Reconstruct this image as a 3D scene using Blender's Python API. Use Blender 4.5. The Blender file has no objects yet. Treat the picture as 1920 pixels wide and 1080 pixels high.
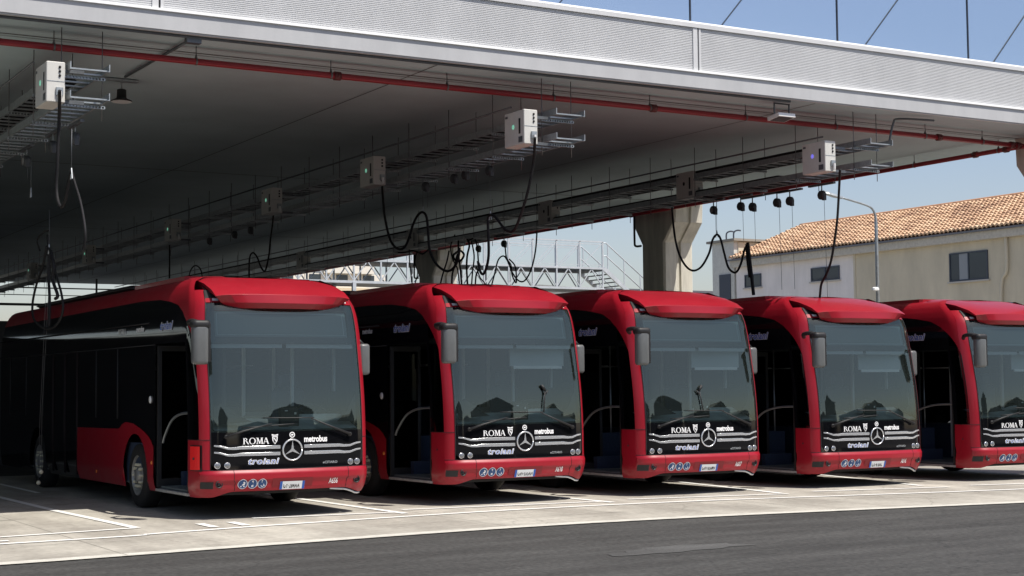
import bpy, math, random
from mathutils import Vector, Matrix
random.seed(7)
R = math.radians
scene = bpy.context.scene
# ------------------------------------------------------------------ camera, world, sun, exposure
FPX, YAW, PITCH, ROLL, CZ = 2930.0, R(30.13), R(3.63), R(-0.52), 1.749
fw = Vector((math.sin(YAW)*math.cos(PITCH), math.cos(YAW)*math.cos(PITCH), math.sin(PITCH)))
rt0 = Vector((math.cos(YAW), -math.sin(YAW), 0)); up0 = rt0.cross(fw)
rt = rt0*math.cos(ROLL) + up0*math.sin(ROLL); up = rt.cross(fw)
cam_d = bpy.data.cameras.new('camera'); cam = bpy.data.objects.new('camera', cam_d)
scene.collection.objects.link(cam)
cam_d.sensor_width = 36; cam_d.lens = 36*FPX/1920; cam_d.clip_end = 4000; cam_d.clip_start = 0.1
m = Matrix((( rt.x, up.x, -fw.x, 0), (rt.y, up.y, -fw.y, 0), (rt.z, up.z, -fw.z, CZ), (0, 0, 0, 1)))
cam.matrix_world = m
scene.camera = cam
SUN = Vector((.24, -.50, 1.0)).normalized()
world = bpy.data.worlds.new('World'); scene.world = world; world.use_nodes = True
wn = world.node_tree.nodes; bg = wn['Background']
sky = wn.new('ShaderNodeTexSky'); sky.sky_type = 'NISHITA'; sky.sun_disc = False
sky.sun_elevation = math.asin(SUN.z); sky.sun_rotation = math.atan2(SUN.x, SUN.y)
sky.air_density = 1.0; sky.dust_density = 1.5; sky.ozone_density = 2.0
tn = wn.new('ShaderNodeMixRGB'); tn.blend_type = 'MULTIPLY'; tn.inputs[0].default_value = 1; tn.inputs[2].default_value = (1.11, 1.0, .98, 1)
world.node_tree.links.new(sky.outputs[0], tn.inputs[1]); world.node_tree.links.new(tn.outputs[0], bg.inputs[0]); bg.inputs[1].default_value = 0.11
sl = bpy.data.lights.new('sun', 'SUN'); sl.energy = 4.4; sl.angle = R(0.5); sl.color = (1, .955, .88)
so = bpy.data.objects.new('sun', sl); scene.collection.objects.link(so)
so.rotation_euler = SUN.to_track_quat('Z', 'Y').to_euler(); so.location = (0, 0, 30)
vs = scene.view_settings; vs.view_transform = 'Standard'; vs.look = 'None'; vs.exposure = 0.35; vs.gamma = 1

# ------------------------------------------------------------------ helpers
def ray(px, py): return fw + rt*((px-960)/FPX) - up*((py-540)/FPX)
def at(px, py, ax, v):                 # point of the photo's ray on the plane axis ax = v
    d = ray(px, py); c = Vector((0, 0, CZ)); return c + d*((v-c[ax])/d[ax])
def rgbn(nt, c): return (*c, 1)
def mat(name, col, rough=.5, metal=0, spec=.5, coat=0, noise=0, nscale=8, bump=0, bscale=60, emit=None, stretch=None):
    M_ = bpy.data.materials.new(name); M_.use_nodes = True
    nt = M_.node_tree; b = nt.nodes['Principled BSDF']
    b.inputs['Base Color'].default_value = (*col, 1); b.inputs['Roughness'].default_value = rough
    b.inputs['Metallic'].default_value = metal; b.inputs['Specular IOR Level'].default_value = spec
    b.inputs['Coat Weight'].default_value = coat; b.inputs['Coat Roughness'].default_value = .04
    tc = nt.nodes.new('ShaderNodeTexCoord'); mp = nt.nodes.new('ShaderNodeMapping')
    nt.links.new(tc.outputs['Object'], mp.inputs[0])
    if stretch: mp.inputs['Scale'].default_value = stretch
    if noise:
        n = nt.nodes.new('ShaderNodeTexNoise'); n.inputs['Scale'].default_value = nscale; n.inputs['Detail'].default_value = 6
        n.inputs['Roughness'].default_value = .65
        nt.links.new(mp.outputs[0], n.inputs['Vector'])
        r = nt.nodes.new('ShaderNodeValToRGB'); r.color_ramp.elements[0].position = .3; r.color_ramp.elements[1].position = .7
        r.color_ramp.elements[0].color = (*[c*(1-noise) for c in col], 1); r.color_ramp.elements[1].color = (*[min(1, c*(1+noise)) for c in col], 1)
        nt.links.new(n.outputs['Fac'], r.inputs[0]); nt.links.new(r.outputs[0], b.inputs['Base Color'])
        mr = nt.nodes.new('ShaderNodeMapRange'); mr.inputs[3].default_value = max(0, rough-.08); mr.inputs[4].default_value = min(1, rough+.12)
        nt.links.new(n.outputs['Fac'], mr.inputs[0]); nt.links.new(mr.outputs[0], b.inputs['Roughness'])
    if bump:
        n2 = nt.nodes.new('ShaderNodeTexNoise'); n2.inputs['Scale'].default_value = bscale; n2.inputs['Detail'].default_value = 4
        nt.links.new(mp.outputs[0], n2.inputs['Vector'])
        bu = nt.nodes.new('ShaderNodeBump'); bu.inputs['Strength'].default_value = bump; bu.inputs['Distance'].default_value = .02
        nt.links.new(n2.outputs['Fac'], bu.inputs['Height']); nt.links.new(bu.outputs[0], b.inputs['Normal'])
    if emit:
        b.inputs['Emission Color'].default_value = (*emit[0], 1); b.inputs['Emission Strength'].default_value = emit[1]
    return M_
def glass(name, tint, refl=.10, body=.0, bodycol=(.1, .12, .13), fres=1.45, gl=(.92, .96, .95)):
    M_ = bpy.data.materials.new(name); M_.use_nodes = True; nt = M_.node_tree; nt.nodes.clear()
    o = nt.nodes.new('ShaderNodeOutputMaterial'); t = nt.nodes.new('ShaderNodeBsdfTransparent'); t.inputs[0].default_value = (*tint, 1)
    g = nt.nodes.new('ShaderNodeBsdfGlossy'); g.inputs['Roughness'].default_value = .015; g.inputs[0].default_value = (*gl, 1)
    f = nt.nodes.new('ShaderNodeFresnel'); f.inputs[0].default_value = fres
    a = nt.nodes.new('ShaderNodeMath'); a.operation = 'ADD'; a.inputs[1].default_value = refl; a.use_clamp = True
    nt.links.new(f.outputs[0], a.inputs[0])
    d = nt.nodes.new('ShaderNodeBsdfDiffuse'); d.inputs[0].default_value = (*bodycol, 1)
    m0 = nt.nodes.new('ShaderNodeMixShader'); m0.inputs[0].default_value = body
    nt.links.new(t.outputs[0], m0.inputs[1]); nt.links.new(d.outputs[0], m0.inputs[2])
    m1 = nt.nodes.new('ShaderNodeMixShader'); nt.links.new(a.outputs[0], m1.inputs[0])
    nt.links.new(m0.outputs[0], m1.inputs[1]); nt.links.new(g.outputs[0], m1.inputs[2]); nt.links.new(m1.outputs[0], o.inputs[0])
    return M_
M = dict(
 red=mat('red_paint', (.30, .0068, .0175), .36, spec=.35, coat=.18, noise=.05, nscale=3),
 red_in=mat('red_recess', (.20, .006, .012), .5),
 hatch=mat('bright_red_plastic', (.85, .014, .016), .35, coat=.3),
 black=mat('black_gloss', (.004, .004, .005), .06, spec=.5, noise=.0),
 blackm=mat('black_matt', (.012, .012, .013), .55, noise=.2),
 seam=mat('dark_joint', (.01, .004, .005), .7),
 mask=mat('windshield_mask', (.012, .016, .019), .25),
 display=mat('display_grey', (.15, .20, .21), .4),
 display2=mat('display_edge', (.32, .4, .41), .4),
 chrome=mat('chrome', (.78, .79, .80), .22, metal=.75),
 silver=mat('satin_silver', (.58, .6, .62), .38, metal=.4),
 mirror=mat('mirror_housing_grey', (.105, .11, .11), .35, coat=.25, noise=.06, nscale=20),
 white=mat('white_lettering', (.82, .82, .82), .45),
 blue=mat('blue_lettering', (.05, .12, .42), .45),
 sblue=mat('sticker_blue', (.02, .07, .2), .4),
 grey=mat('grey_lettering', (.35, .37, .38), .4, metal=.4),
 tyre=mat('tyre_rubber', (.014, .014, .014), .8, bump=.3),
 rim=mat('rim_metal', (.30, .30, .29), .45, metal=.5, noise=.2, nscale=20),
 nut=mat('nut_cap', (.55, .52, .38), .5),
 lens=mat('lamp_lens', (.22, .23, .24), .08, metal=.6),
 bulb=mat('lamp_reflector', (.75, .75, .75), .12, metal=.8),
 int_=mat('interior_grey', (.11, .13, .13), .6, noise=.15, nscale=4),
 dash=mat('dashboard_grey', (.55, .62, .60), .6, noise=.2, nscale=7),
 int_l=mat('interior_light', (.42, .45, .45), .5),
 seatm=mat('seat_fabric', (.02, .035, .07), .85, noise=.3, nscale=30),
 steel=mat('handrail_steel', (.30, .32, .33), .3, metal=.7),
 step=mat('sill_metal', (.42, .43, .42), .45, metal=.4, noise=.2, nscale=15),
 yellow=mat('yellow_paint', (.5, .36, .04), .5),
 orange=mat('orange_lens', (.7, .2, .03), .3),
 window_seal=mat('window_seal_rubber', (.035, .036, .038), .4),
 platew=mat('plate_white', (.75, .77, .78), .4), plateb=mat('plate_blue', (.02, .1, .42), .4),
 fascia=mat('fascia_aluminium', (.60, .605, .605), .5, metal=.1, noise=.06, nscale=1.3, stretch=(1, 1, .35)),
 fasciab=mat('fascia_band_grey', (.46, .465, .47), .5, noise=.07, nscale=1.6, stretch=(1.5, 1, .5)), fascia2=mat('fascia_ledge', (.92, .93, .93), .4),
 ceil=mat('ceiling_paint', (.41, .50, .52), .9, noise=.13, nscale=.3),
 ceild=mat('ceiling_joint', (.10, .10, .10), .9),
 galv=mat('galvanised_steel', (.36, .39, .40), .42, metal=.6, noise=.22, nscale=12),
 galvd=mat('galvanised_dark', (.14, .15, .16), .5, metal=.6, noise=.2, nscale=10),
 rod=mat('threaded_rod', (.16, .16, .16), .5, metal=.6),
 pipe=mat('red_pipe_paint', (.25, .010, .017), .42, noise=.1, nscale=6),
 coup=mat('pipe_coupling', (.10, .012, .012), .5),
 box=mat('charger_box_paint', (.60, .59, .55), .5, noise=.05, nscale=6),
 rubber=mat('black_cable', (.010, .010, .011), .7, spec=.3),
 led=mat('green_led', (.3, .8, .55), .4, emit=((.35, 1, .7), .25)),
 ledb=mat('blue_led', (.2, .2, .9), .4, emit=((.25, .22, 1), .5)),
 conc=mat('precast_concrete', (.60, .57, .49), .85, noise=.2, nscale=1.6, bump=.25, bscale=25, stretch=(3, 3, .45)),
 reel=mat('reel_casing', (.05, .055, .06), .5, noise=.2), reelg=mat('reel_side', (.3, .3, .3), .5),
 lampw=mat('lamp_white', (.75, .75, .73), .4),
 paint=mat('road_paint', (.75, .74, .70), .7, noise=.12, nscale=6),
)
def setp(o, label=None, cat=None, group=None, kind=None):
    if label: o['label'] = label
    if cat: o['category'] = cat
    if group: o['group'] = group
    if kind: o['kind'] = kind
    return o
class MB:
    def __init__(s): s.v = []; s.f = []; s.mi = []; s.ms = []; s.cur = 0; s.sm = []; s.smooth = False
    def mat(s, m_):
        if m_ not in s.ms: s.ms.append(m_)
        s.cur = s.ms.index(m_); return s
    def add(s, vs_, fs, smooth=None):
        n = len(s.v); s.v += [tuple(v) for v in vs_]
        for f in fs: s.f.append(tuple(i+n for i in f)); s.mi.append(s.cur); s.sm.append(s.smooth if smooth is None else smooth)
    def box(s, a, b, rot=None, org=None):
        x0, y0, z0 = a; x1, y1, z1 = b
        vs_ = [Vector(p) for p in ((x0,y0,z0),(x1,y0,z0),(x1,y1,z0),(x0,y1,z0),(x0,y0,z1),(x1,y0,z1),(x1,y1,z1),(x0,y1,z1))]
        if rot is not None:
            o_ = Vector(org) if org is not None else (vs_[0]+vs_[6])/2
            vs_ = [rot @ (v-o_) + o_ for v in vs_]
        s.add(vs_, [(0,3,2,1),(4,5,6,7),(0,1,5,4),(1,2,6,5),(2,3,7,6),(3,0,4,7)], False)
    def rbox(s, a, b, r):                      # box with its vertical edges and rims chamfered
        x0, y0, z0 = a; x1, y1, z1 = b; rings = []
        for z, i in ((z0, r), (z0+r, 0), (z1-r, 0), (z1, r)):
            X0, X1, Y0, Y1 = x0+i, x1-i, y0+i, y1-i
            rings.append([(X0+r,Y0,z),(X1-r,Y0,z),(X1,Y0+r,z),(X1,Y1-r,z),(X1-r,Y1,z),(X0+r,Y1,z),(X0,Y1-r,z),(X0,Y0+r,z)])
        s.rings(rings, cap=True)
    def rings(s, rings, cap=False, close=True, smooth=None):
        n = len(rings[0]); vs_ = [p for r_ in rings for p in r_]; fs = []
        for k in range(len(rings)-1):
            for i in range(n if close else n-1):
                j = (i+1) % n; fs.append((k*n+i, k*n+j, (k+1)*n+j, (k+1)*n+i))
        if cap: fs.append(tuple(range(n-1, -1, -1))); fs.append(tuple((len(rings)-1)*n+i for i in range(n)))
        s.add(vs_, fs, smooth)
    def sbox(s, a, b, r, n=5):                 # softly rounded casing
        (x0, y0, z0), (x1, y1, z1) = a, b; rings = []; zs = [(z0+r-r*math.cos(t), r-r*math.sin(t)) for t in [math.pi/2*k/n for k in range(n+1)]]; zs += [(z1-(z-z0), i) for z, i in zs[::-1]]
        rxy = min(r*1.5, (x1-x0)/2-.001, (y1-y0)/2-.001)
        for z, i in zs:
            ring = []
            for cx, cy, t0 in ((x1-rxy, y1-rxy, 0), (x0+rxy, y1-rxy, 90), (x0+rxy, y0+rxy, 180), (x1-rxy, y0+rxy, 270)):
                for k in range(n+1): t = R(t0+90*k/n); q = max(.001, rxy-i); ring.append((cx+q*math.cos(t), cy+q*math.sin(t), z))
            rings.append(ring)
        s.rings(rings, cap=True, smooth=True)
    def tube(s, pts, r, n=8, cap=True, smooth=True):
        pts = [Vector(p) for p in pts]; rr = r if isinstance(r, (list, tuple)) else [r]*len(pts); rings = []
        ref = None
        for i, p in enumerate(pts):
            d = (pts[min(i+1, len(pts)-1)] - pts[max(i-1, 0)]).normalized()
            if ref is None: ref = Vector((0, 0, 1)) if abs(d.z) < .9 else Vector((1, 0, 0))
            a = d.cross(ref).normalized(); ref = a.cross(d).normalized(); b_ = ref
            rings.append([p + (a*math.cos(t)+b_*math.sin(t))*rr[i] for t in [2*math.pi*k/n for k in range(n)]])
        s.rings(rings, cap=cap, smooth=smooth)
    def lathe(s, prof, n=24, axis='x', c=(0, 0, 0), smooth=True, cap=False):   # prof: (offset along axis, radius)
        rings = []
        for o_, r_ in prof:
            ring = []
            for k in range(n):
                t = 2*math.pi*k/n; a, b_ = r_*math.cos(t), r_*math.sin(t)
                p = {'x': (o_, a, b_), 'y': (a, o_, b_), 'z': (a, b_, o_)}[axis]
                ring.append((p[0]+c[0], p[1]+c[1], p[2]+c[2]))
            rings.append(ring)
        s.rings(rings, cap=cap, smooth=smooth)
    def bar(s, a, b, w, h=None):               # square bar between two points
        a, b = Vector(a), Vector(b); d = (b-a).normalized(); h = h or w
        ref = Vector((0, 0, 1)) if abs(d.z) < .95 else Vector((0, 1, 0))
        x = d.cross(ref).normalized(); y = x.cross(d)
        s.rings([[p+x*w/2*i+y*h/2*j for i, j in ((-1,-1),(1,-1),(1,1),(-1,1))] for p in (a, b)], cap=True, smooth=False)
    def quad(s, *p): s.add(p, [tuple(range(len(p)))], False)
    def build(s, name, m_=None, parent=None, loc=None):
        me = bpy.data.meshes.new(name); me.from_pydata(s.v, [], s.f)
        for q in ([m_] if m_ else s.ms): me.materials.append(q)
        if not m_: me.polygons.foreach_set('material_index', s.mi)
        me.polygons.foreach_set('use_smooth', s.sm); me.update()
        o = bpy.data.objects.new(name, me); scene.collection.objects.link(o)
        if parent: o.parent = parent
        if loc: o.location = loc
        return o
def empty(name, loc, label, cat, group=None, rz=0):
    o = bpy.data.objects.new(name, None); scene.collection.objects.link(o); o.location = loc; o.rotation_euler = (0, 0, rz)
    o.empty_display_size = .3
    return setp(o, label, cat, group)
def copy_tree(o, parent=None):
    c = o.copy(); scene.collection.objects.link(c)
    if parent: c.parent = parent
    for ch in list(o.children): copy_tree(ch, c)
    return c
def smooth_pts(pts, k=5):
    pts = [Vector(p) for p in pts]; out = []
    for i in range(len(pts)-1):
        p0 = pts[max(i-1, 0)]; p1 = pts[i]; p2 = pts[i+1]; p3 = pts[min(i+2, len(pts)-1)]
        for j in range(k):
            t = j/k; out.append(.5*((2*p1)+(p2-p0)*t+(2*p0-5*p1+4*p2-p3)*t*t+(3*p1-p0-3*p2+p3)*t**3))
    out.append(pts[-1]); return out
def interp(x, tab):
    if x <= tab[0][0]: return tab[0][1]
    for (a, b), (c, d) in zip(tab, tab[1:]):
        if x <= c: return b+(d-b)*(x-a)/(c-a)
    return tab[-1][1]
def sstep(t): t = max(0, min(1, t)); return t*t*(3-2*t)
def text_mesh(body, size, bold=0, shear=0, sx=1, spacing=1):
    cu = bpy.data.curves.new('lettering', 'FONT'); cu.body = body; cu.size = size; cu.offset = bold; cu.shear = shear
    cu.space_character = spacing; cu.resolution_u = 3
    o = bpy.data.objects.new('lettering', cu); scene.collection.objects.link(o)
    bpy.context.view_layer.update()
    me = bpy.data.meshes.new_from_object(o.evaluated_get(bpy.context.evaluated_depsgraph_get()))
    bpy.data.objects.remove(o); v = [(p.co.x*sx, p.co.y) for p in me.vertices]; f = [tuple(p.vertices) for p in me.polygons]
    bpy.data.meshes.remove(me); return v, f

# ------------------------------------------------------------------ ground
def ground_mat(name, base, var, sc, dark=.35, bump=.3, streak=(.3, 2.2, 1), crack=.6):
    M_ = bpy.data.materials.new(name); M_.use_nodes = True; nt = M_.node_tree; b = nt.nodes['Principled BSDF']; L = nt.links.new
    tc = nt.nodes.new('ShaderNodeTexCoord'); b.inputs['Roughness'].default_value = .85; b.inputs['Specular IOR Level'].default_value = .3
    n1 = nt.nodes.new('ShaderNodeTexNoise'); n1.inputs['Scale'].default_value = sc; n1.inputs['Detail'].default_value = 8; n1.inputs['Roughness'].default_value = .7
    mp = nt.nodes.new('ShaderNodeMapping'); mp.inputs['Scale'].default_value = (.45, 1.3, 1); mp.inputs['Rotation'].default_value = (0, 0, R(-4))
    L(tc.outputs['Object'], mp.inputs[0]); L(mp.outputs[0], n1.inputs[0])
    n2 = nt.nodes.new('ShaderNodeTexNoise'); n2.inputs['Scale'].default_value = sc*22; n2.inputs['Detail'].default_value = 5; L(tc.outputs['Object'], n2.inputs[0])
    r = nt.nodes.new('ShaderNodeValToRGB'); r.color_ramp.elements[0].position = .32; r.color_ramp.elements[1].position = .68
    r.color_ramp.elements[0].color = (*[c*(1-var) for c in base], 1); r.color_ramp.elements[1].color = (*[c*(1+var) for c in base], 1)
    L(n1.outputs[0], r.inputs[0])
    mx = nt.nodes.new('ShaderNodeMixRGB'); mx.blend_type = 'MULTIPLY'; mx.inputs[0].default_value = 1
    r2 = nt.nodes.new('ShaderNodeValToRGB'); r2.color_ramp.elements[0].position = .25; r2.color_ramp.elements[1].position = .75
    r2.color_ramp.elements[0].color = (1-dark, 1-dark, 1-dark, 1); r2.color_ramp.elements[1].color = (1+dark*.4,)*3+(1,)
    L(n2.outputs[0], r2.inputs[0]); L(r.outputs[0], mx.inputs[1]); L(r2.outputs[0], mx.inputs[2]); last = mx.outputs[0]
    # sparse dark oil marks
    n3 = nt.nodes.new('ShaderNodeTexNoise'); n3.inputs['Scale'].default_value = .9; n3.inputs['Detail'].default_value = 3
    mp3 = nt.nodes.new('ShaderNodeMapping'); mp3.inputs['Scale'].default_value = (.6, 1.6, 1); L(tc.outputs['Object'], mp3.inputs[0]); L(mp3.outputs[0], n3.inputs[0])
    r3 = nt.nodes.new('ShaderNodeValToRGB'); r3.color_ramp.elements[0].position = .66; r3.color_ramp.elements[1].position = .74
    r3.color_ramp.elements[0].color = (1, 1, 1, 1); r3.color_ramp.elements[1].color = (.66, .66, .66, 1); L(n3.outputs[0], r3.inputs[0])
    mx3 = nt.nodes.new('ShaderNodeMixRGB'); mx3.blend_type = 'MULTIPLY'; mx3.inputs[0].default_value = 1
    L(last, mx3.inputs[1]); L(r3.outputs[0], mx3.inputs[2]); last = mx3.outputs[0]
    # long faint tyre streaks and a few hairline cracks
    n4 = nt.nodes.new('ShaderNodeTexNoise'); n4.inputs['Scale'].default_value = 1.0; n4.inputs['Detail'].default_value = 5
    mp4 = nt.nodes.new('ShaderNodeMapping'); mp4.inputs['Scale'].default_value = streak; L(tc.outputs['Object'], mp4.inputs[0]); L(mp4.outputs[0], n4.inputs[0])
    r4 = nt.nodes.new('ShaderNodeValToRGB'); r4.color_ramp.elements[0].position = .40; r4.color_ramp.elements[1].position = .62
    r4.color_ramp.elements[0].color = (.80, .79, .78, 1); r4.color_ramp.elements[1].color = (1.06, 1.06, 1.05, 1); L(n4.outputs[0], r4.inputs[0])
    mx4 = nt.nodes.new('ShaderNodeMixRGB'); mx4.blend_type = 'MULTIPLY'; mx4.inputs[0].default_value = 1; L(last, mx4.inputs[1]); L(r4.outputs[0], mx4.inputs[2])
    vo = nt.nodes.new('ShaderNodeTexVoronoi'); vo.feature = 'DISTANCE_TO_EDGE'; vo.inputs['Scale'].default_value = .33
    wv = nt.nodes.new('ShaderNodeVectorMath'); wv.operation = 'ADD'; L(tc.outputs['Object'], wv.inputs[0]); sc_ = nt.nodes.new('ShaderNodeVectorMath'); sc_.operation = 'SCALE'; sc_.inputs['Scale'].default_value = .8
    L(n1.outputs['Color'], sc_.inputs[0]); L(sc_.outputs[0], wv.inputs[1]); L(wv.outputs[0], vo.inputs['Vector'])
    r5 = nt.nodes.new('ShaderNodeValToRGB'); r5.color_ramp.elements[0].position = .0; r5.color_ramp.elements[1].position = .0045
    r5.color_ramp.elements[0].color = (crack, crack, crack, 1); r5.color_ramp.elements[1].color = (1, 1, 1, 1); L(vo.outputs['Distance'], r5.inputs[0])
    mx5 = nt.nodes.new('ShaderNodeMixRGB'); mx5.blend_type = 'MULTIPLY'; mx5.inputs[0].default_value = 1; L(mx4.outputs[0], mx5.inputs[1]); L(r5.outputs[0], mx5.inputs[2]); last = mx5.outputs[0]
    L(last, b.inputs['Base Color'])
    bu = nt.nodes.new('ShaderNodeBump'); bu.inputs['Strength'].default_value = bump; bu.inputs['Distance'].default_value = .01
    L(n2.outputs[0], bu.inputs['Height']); L(bu.outputs[0], b.inputs['Normal'])
    return M_
GM = ground_mat('earth', (.17, .16, .14), .2, .6)
AM = ground_mat('asphalt', (.066, .0645, .061), .2, .8, dark=.5, bump=.6)
CM = ground_mat('yard_concrete', (.41, .385, .335), .2, .5, streak=(1.6, .35, 1), crack=.62, dark=.22, bump=.25)
g = MB(); g.quad((-2500,-2500,-.012), (2500,-2500,-.012), (2500,2500,-.012), (-2500,2500,-.012)); setp(g.build('ground', GM), kind='structure')
g = MB(); edge = [(-60, 16.0), (-20, 16.1), (3.5, 16.38), (6.35, 16.7), (9.85, 17.02), (12.56, 16.9), (15.15, 16.54), (17.95, 16.11), (24, 15.2), (45, 13)]
_e = edge; edge = [(x, sum(interp(x+d, _e) for d in (-1.2,-.6,0,.6,1.2))/5) for x in [-60, -30, -12]+[-11+i for i in range(57)]]
for (x0, y0), (x1, y1) in zip(edge, edge[1:]): g.quad((x0,-60,-.008), (x1,-60,-.008), (x1,y1+.3,-.008), (x0,y0+.3,-.008))
setp(g.build('road', AM), kind='structure')
g = MB()
for i, ((x0, y0), (x1, y1)) in enumerate(zip(edge, edge[1:])): g.quad((x0,y0,0), (x1,y1,0), (x1,33.5,0), (x0,33.5,0))
g.quad((34,33.5,0), (45,33.5,0), (45,110,0), (34,110,0)); g.quad((45,14,0), (120,8,0), (120,110,0), (45,110,0))  # unseen pale ground added to bounce light onto the tile roofed building
setp(g.build('pavement', CM), kind='structure')
g = MB(); g.quad((-80,33.5,-.004), (34,33.5,-.004), (34,110,-.004), (-80,110,-.004)); setp(g.build('road', AM), kind='structure')  # hidden floor laid as dark asphalt to cut bounce onto the ceiling
# paler worn kerb of the concrete and slab joints
g = MB()
for (x0, y0), (x1, y1) in zip(edge, edge[1:]): g.quad((x0,y0-.03,.004), (x1,y1-.03,.004), (x1,y1+.22,.004), (x0,y0+.22,.004))
setp(g.build('pavement_edge', mat('concrete_lip', (.52, .50, .44), .85, noise=.18, nscale=5, bump=.3)), kind='structure')
g = MB()
for x, yy in ((-.2,16.2), (4.85,16.55), (9.9,17.1), (14.9,16.7), (20.0,15.9)): g.quad((x,yy,.004), (x+.008,yy,.004), (x+.008,60,.004), (x,60,.004))
for y in (18.2, 22.9, 27.6): g.quad((-10,y,.0045), (30,y,.0045), (30,y+.008,.0045), (-10,y+.008,.0045))
setp(g.build('pavement_joints', mat('joint_dirt', (.25, .235, .20), .9)), kind='structure')
def paint_mat():
    M_ = mat('worn_paint', (.74, .73, .69), .75); nt = M_.node_tree; b = nt.nodes['Principled BSDF']
    n = nt.nodes.new('ShaderNodeTexNoise'); n.inputs['Scale'].default_value = 9; n.inputs['Detail'].default_value = 8; n.inputs['Roughness'].default_value = .75
    tc = nt.nodes.new('ShaderNodeTexCoord'); nt.links.new(tc.outputs['Object'], n.inputs[0])
    r = nt.nodes.new('ShaderNodeValToRGB'); r.color_ramp.elements[0].position = .60; r.color_ramp.elements[1].position = .72
    r.color_ramp.elements[0].color = (.76, .75, .71, 1); r.color_ramp.elements[1].color = (.50, .47, .41, 1)
    nt.links.new(n.outputs[0], r.inputs[0]); nt.links.new(r.outputs[0], b.inputs['Base Color']); return M_
PM = paint_mat()
def stripe(g, pts, w, z=.008):
    for (a, b) in zip(pts, pts[1:]):
        a = Vector((a[0], a[1], z)); b = Vector((b[0], b[1], z)); n = (b-a).cross(Vector((0,0,1))).normalized()*w/2
        g.quad(a-n, a+n, b+n, b-n) if n.y*1 < 0 else g.quad(a+n, a-n, b-n, b+n)
g = MB()
front = smooth_pts([(-10, 18.3, 0), (3.97, 18.6, 0), (5.91, 18.82, 0), (7.79, 19.1, 0), (11.23, 19.38, 0), (14.29, 19.2, 0), (17.1, 18.67, 0), (20.19, 18.11, 0), (30, 16.6, 0)], 6)
stripe(g, [(p.x, p.y) for p in front], .12)
for xa, xb in ((5.75, 5.9), (9.62, 9.7), (13.0, 13.17), (16.95, 16.42), (20.4, 19.5)):
    stripe(g, [(xa+(xa-xb)*.8, 33.0), (xa, 23.4), (xb, 19.72)], .12, .0082)
stripe(g, [(6.55, 36), (6.5, 27.5)], .1, .0082)
for ln in ([(-3, 19.2), (4.16, 19.48), (5.86, 19.72)], [(7.65, 20.25), (9.66, 20.0)], [(9.95, 20.35), (13.14, 19.97)], [(13.7, 20.1), (16.43, 19.56)], [(17.1, 19.75), (19.6, 19.2)], [(20.2, 19.3), (23.2, 18.6)]):
    stripe(g, ln, .11, .0084)
setp(g.build('road_markings', PM), kind='structure')
# worn bay numbers on the apron
for i, (x, y, t) in enumerate(((3.3, 18.9, '12'), (6.55, 19.25, '11'))):
    v, f = text_mesh(t, .85, bold=.02); g = MB(); g.add([(x+a, y+b, .009) for a, b in v], f, False)
    setp(g.build('bay_number', PM), kind='structure')
g = MB(); g.quad(*[(x, y, -.003) for x, y in ((9.05, 13.56), (9.3, 13.52), (9.55, 13.55), (9.85, 13.5), (10.1, 13.58), (10.45, 13.55), (10.62, 13.66), (10.95, 13.62), (11.05, 13.72), (10.8, 13.86), (10.85, 14.0), (10.5, 14.03), (10.35, 14.15), (10.0, 14.08), (9.8, 14.12), (9.7, 13.98), (9.45, 13.95), (9.38, 13.8), (9.12, 13.78))])
setp(g.build('road_patch', ground_mat('patched_asphalt', (.092, .091, .088), .2, 1.5)), kind='structure')

# ------------------------------------------------------------------ bus
PLAN = [(0,0),(.3,.009),(.6,.035),(.9,.078),(1.02,.102),(1.115,.14),(1.185,.195),(1.235,.27),(1.262,.37),(1.275,.5),(1.275,.8)]
_pl = [(p.x, p.y) for p in smooth_pts([(a, b, 0) for a, b in PLAN], 6)]
_S = [0]
for a, b in zip(_pl, _pl[1:]): _S.append(_S[-1]+math.dist(a, b))
def plan(s):
    sg = -1 if s < 0 else 1; s = abs(s)
    if s >= _S[-1]: return sg*1.275, .8+(s-_S[-1])
    for i in range(len(_S)-1):
        if s <= _S[i+1]:
            t = (s-_S[i])/(_S[i+1]-_S[i]); return sg*(_pl[i][0]+(_pl[i+1][0]-_pl[i][0])*t), _pl[i][1]+(_pl[i+1][1]-_pl[i][1])*t
def s_u(u):
    for i in range(len(_S)-1):
        if _pl[i+1][0] >= abs(u): t = (abs(u)-_pl[i][0])/max(1e-6, _pl[i+1][0]-_pl[i][0]); return (_S[i]+t*(_S[i+1]-_S[i]))*(1 if u >= 0 else -1)
def s_y(y):
    if y >= .8: return _S[-1]+y-.8
    for i in range(len(_S)-1):
        if _pl[i+1][1] >= y: t = (y-_pl[i][1])/max(1e-6, _pl[i+1][1]-_pl[i][1]); return _S[i]+t*(_S[i+1]-_S[i])
Y0 = [(.28,.07),(.33,.045),(.40,.015),(.46,.0),(.52,-.03),(.60,-.035),(.65,-.005),(.66,0),(1.0,0),(1.15,.006),(1.3,.014),(1.5,.031),(1.65,.048),(1.8,.070),(1.95,.096),(2.1,.125),(2.28,.160),(2.46,.198),(2.65,.238),(2.83,.28),(2.93,.32),(3.0,.38),(3.1,.50),(3.2,.66),(3.28,.78),(3.33,.86)]
IN = [(.28,.05),(.34,.02),(.45,0),(2.55,0),(2.75,.015),(2.9,.04),(3.0,.065),(3.1,.10),(3.2,.15),(3.27,.21),(3.31,.28),(3.33,.36)]
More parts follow.
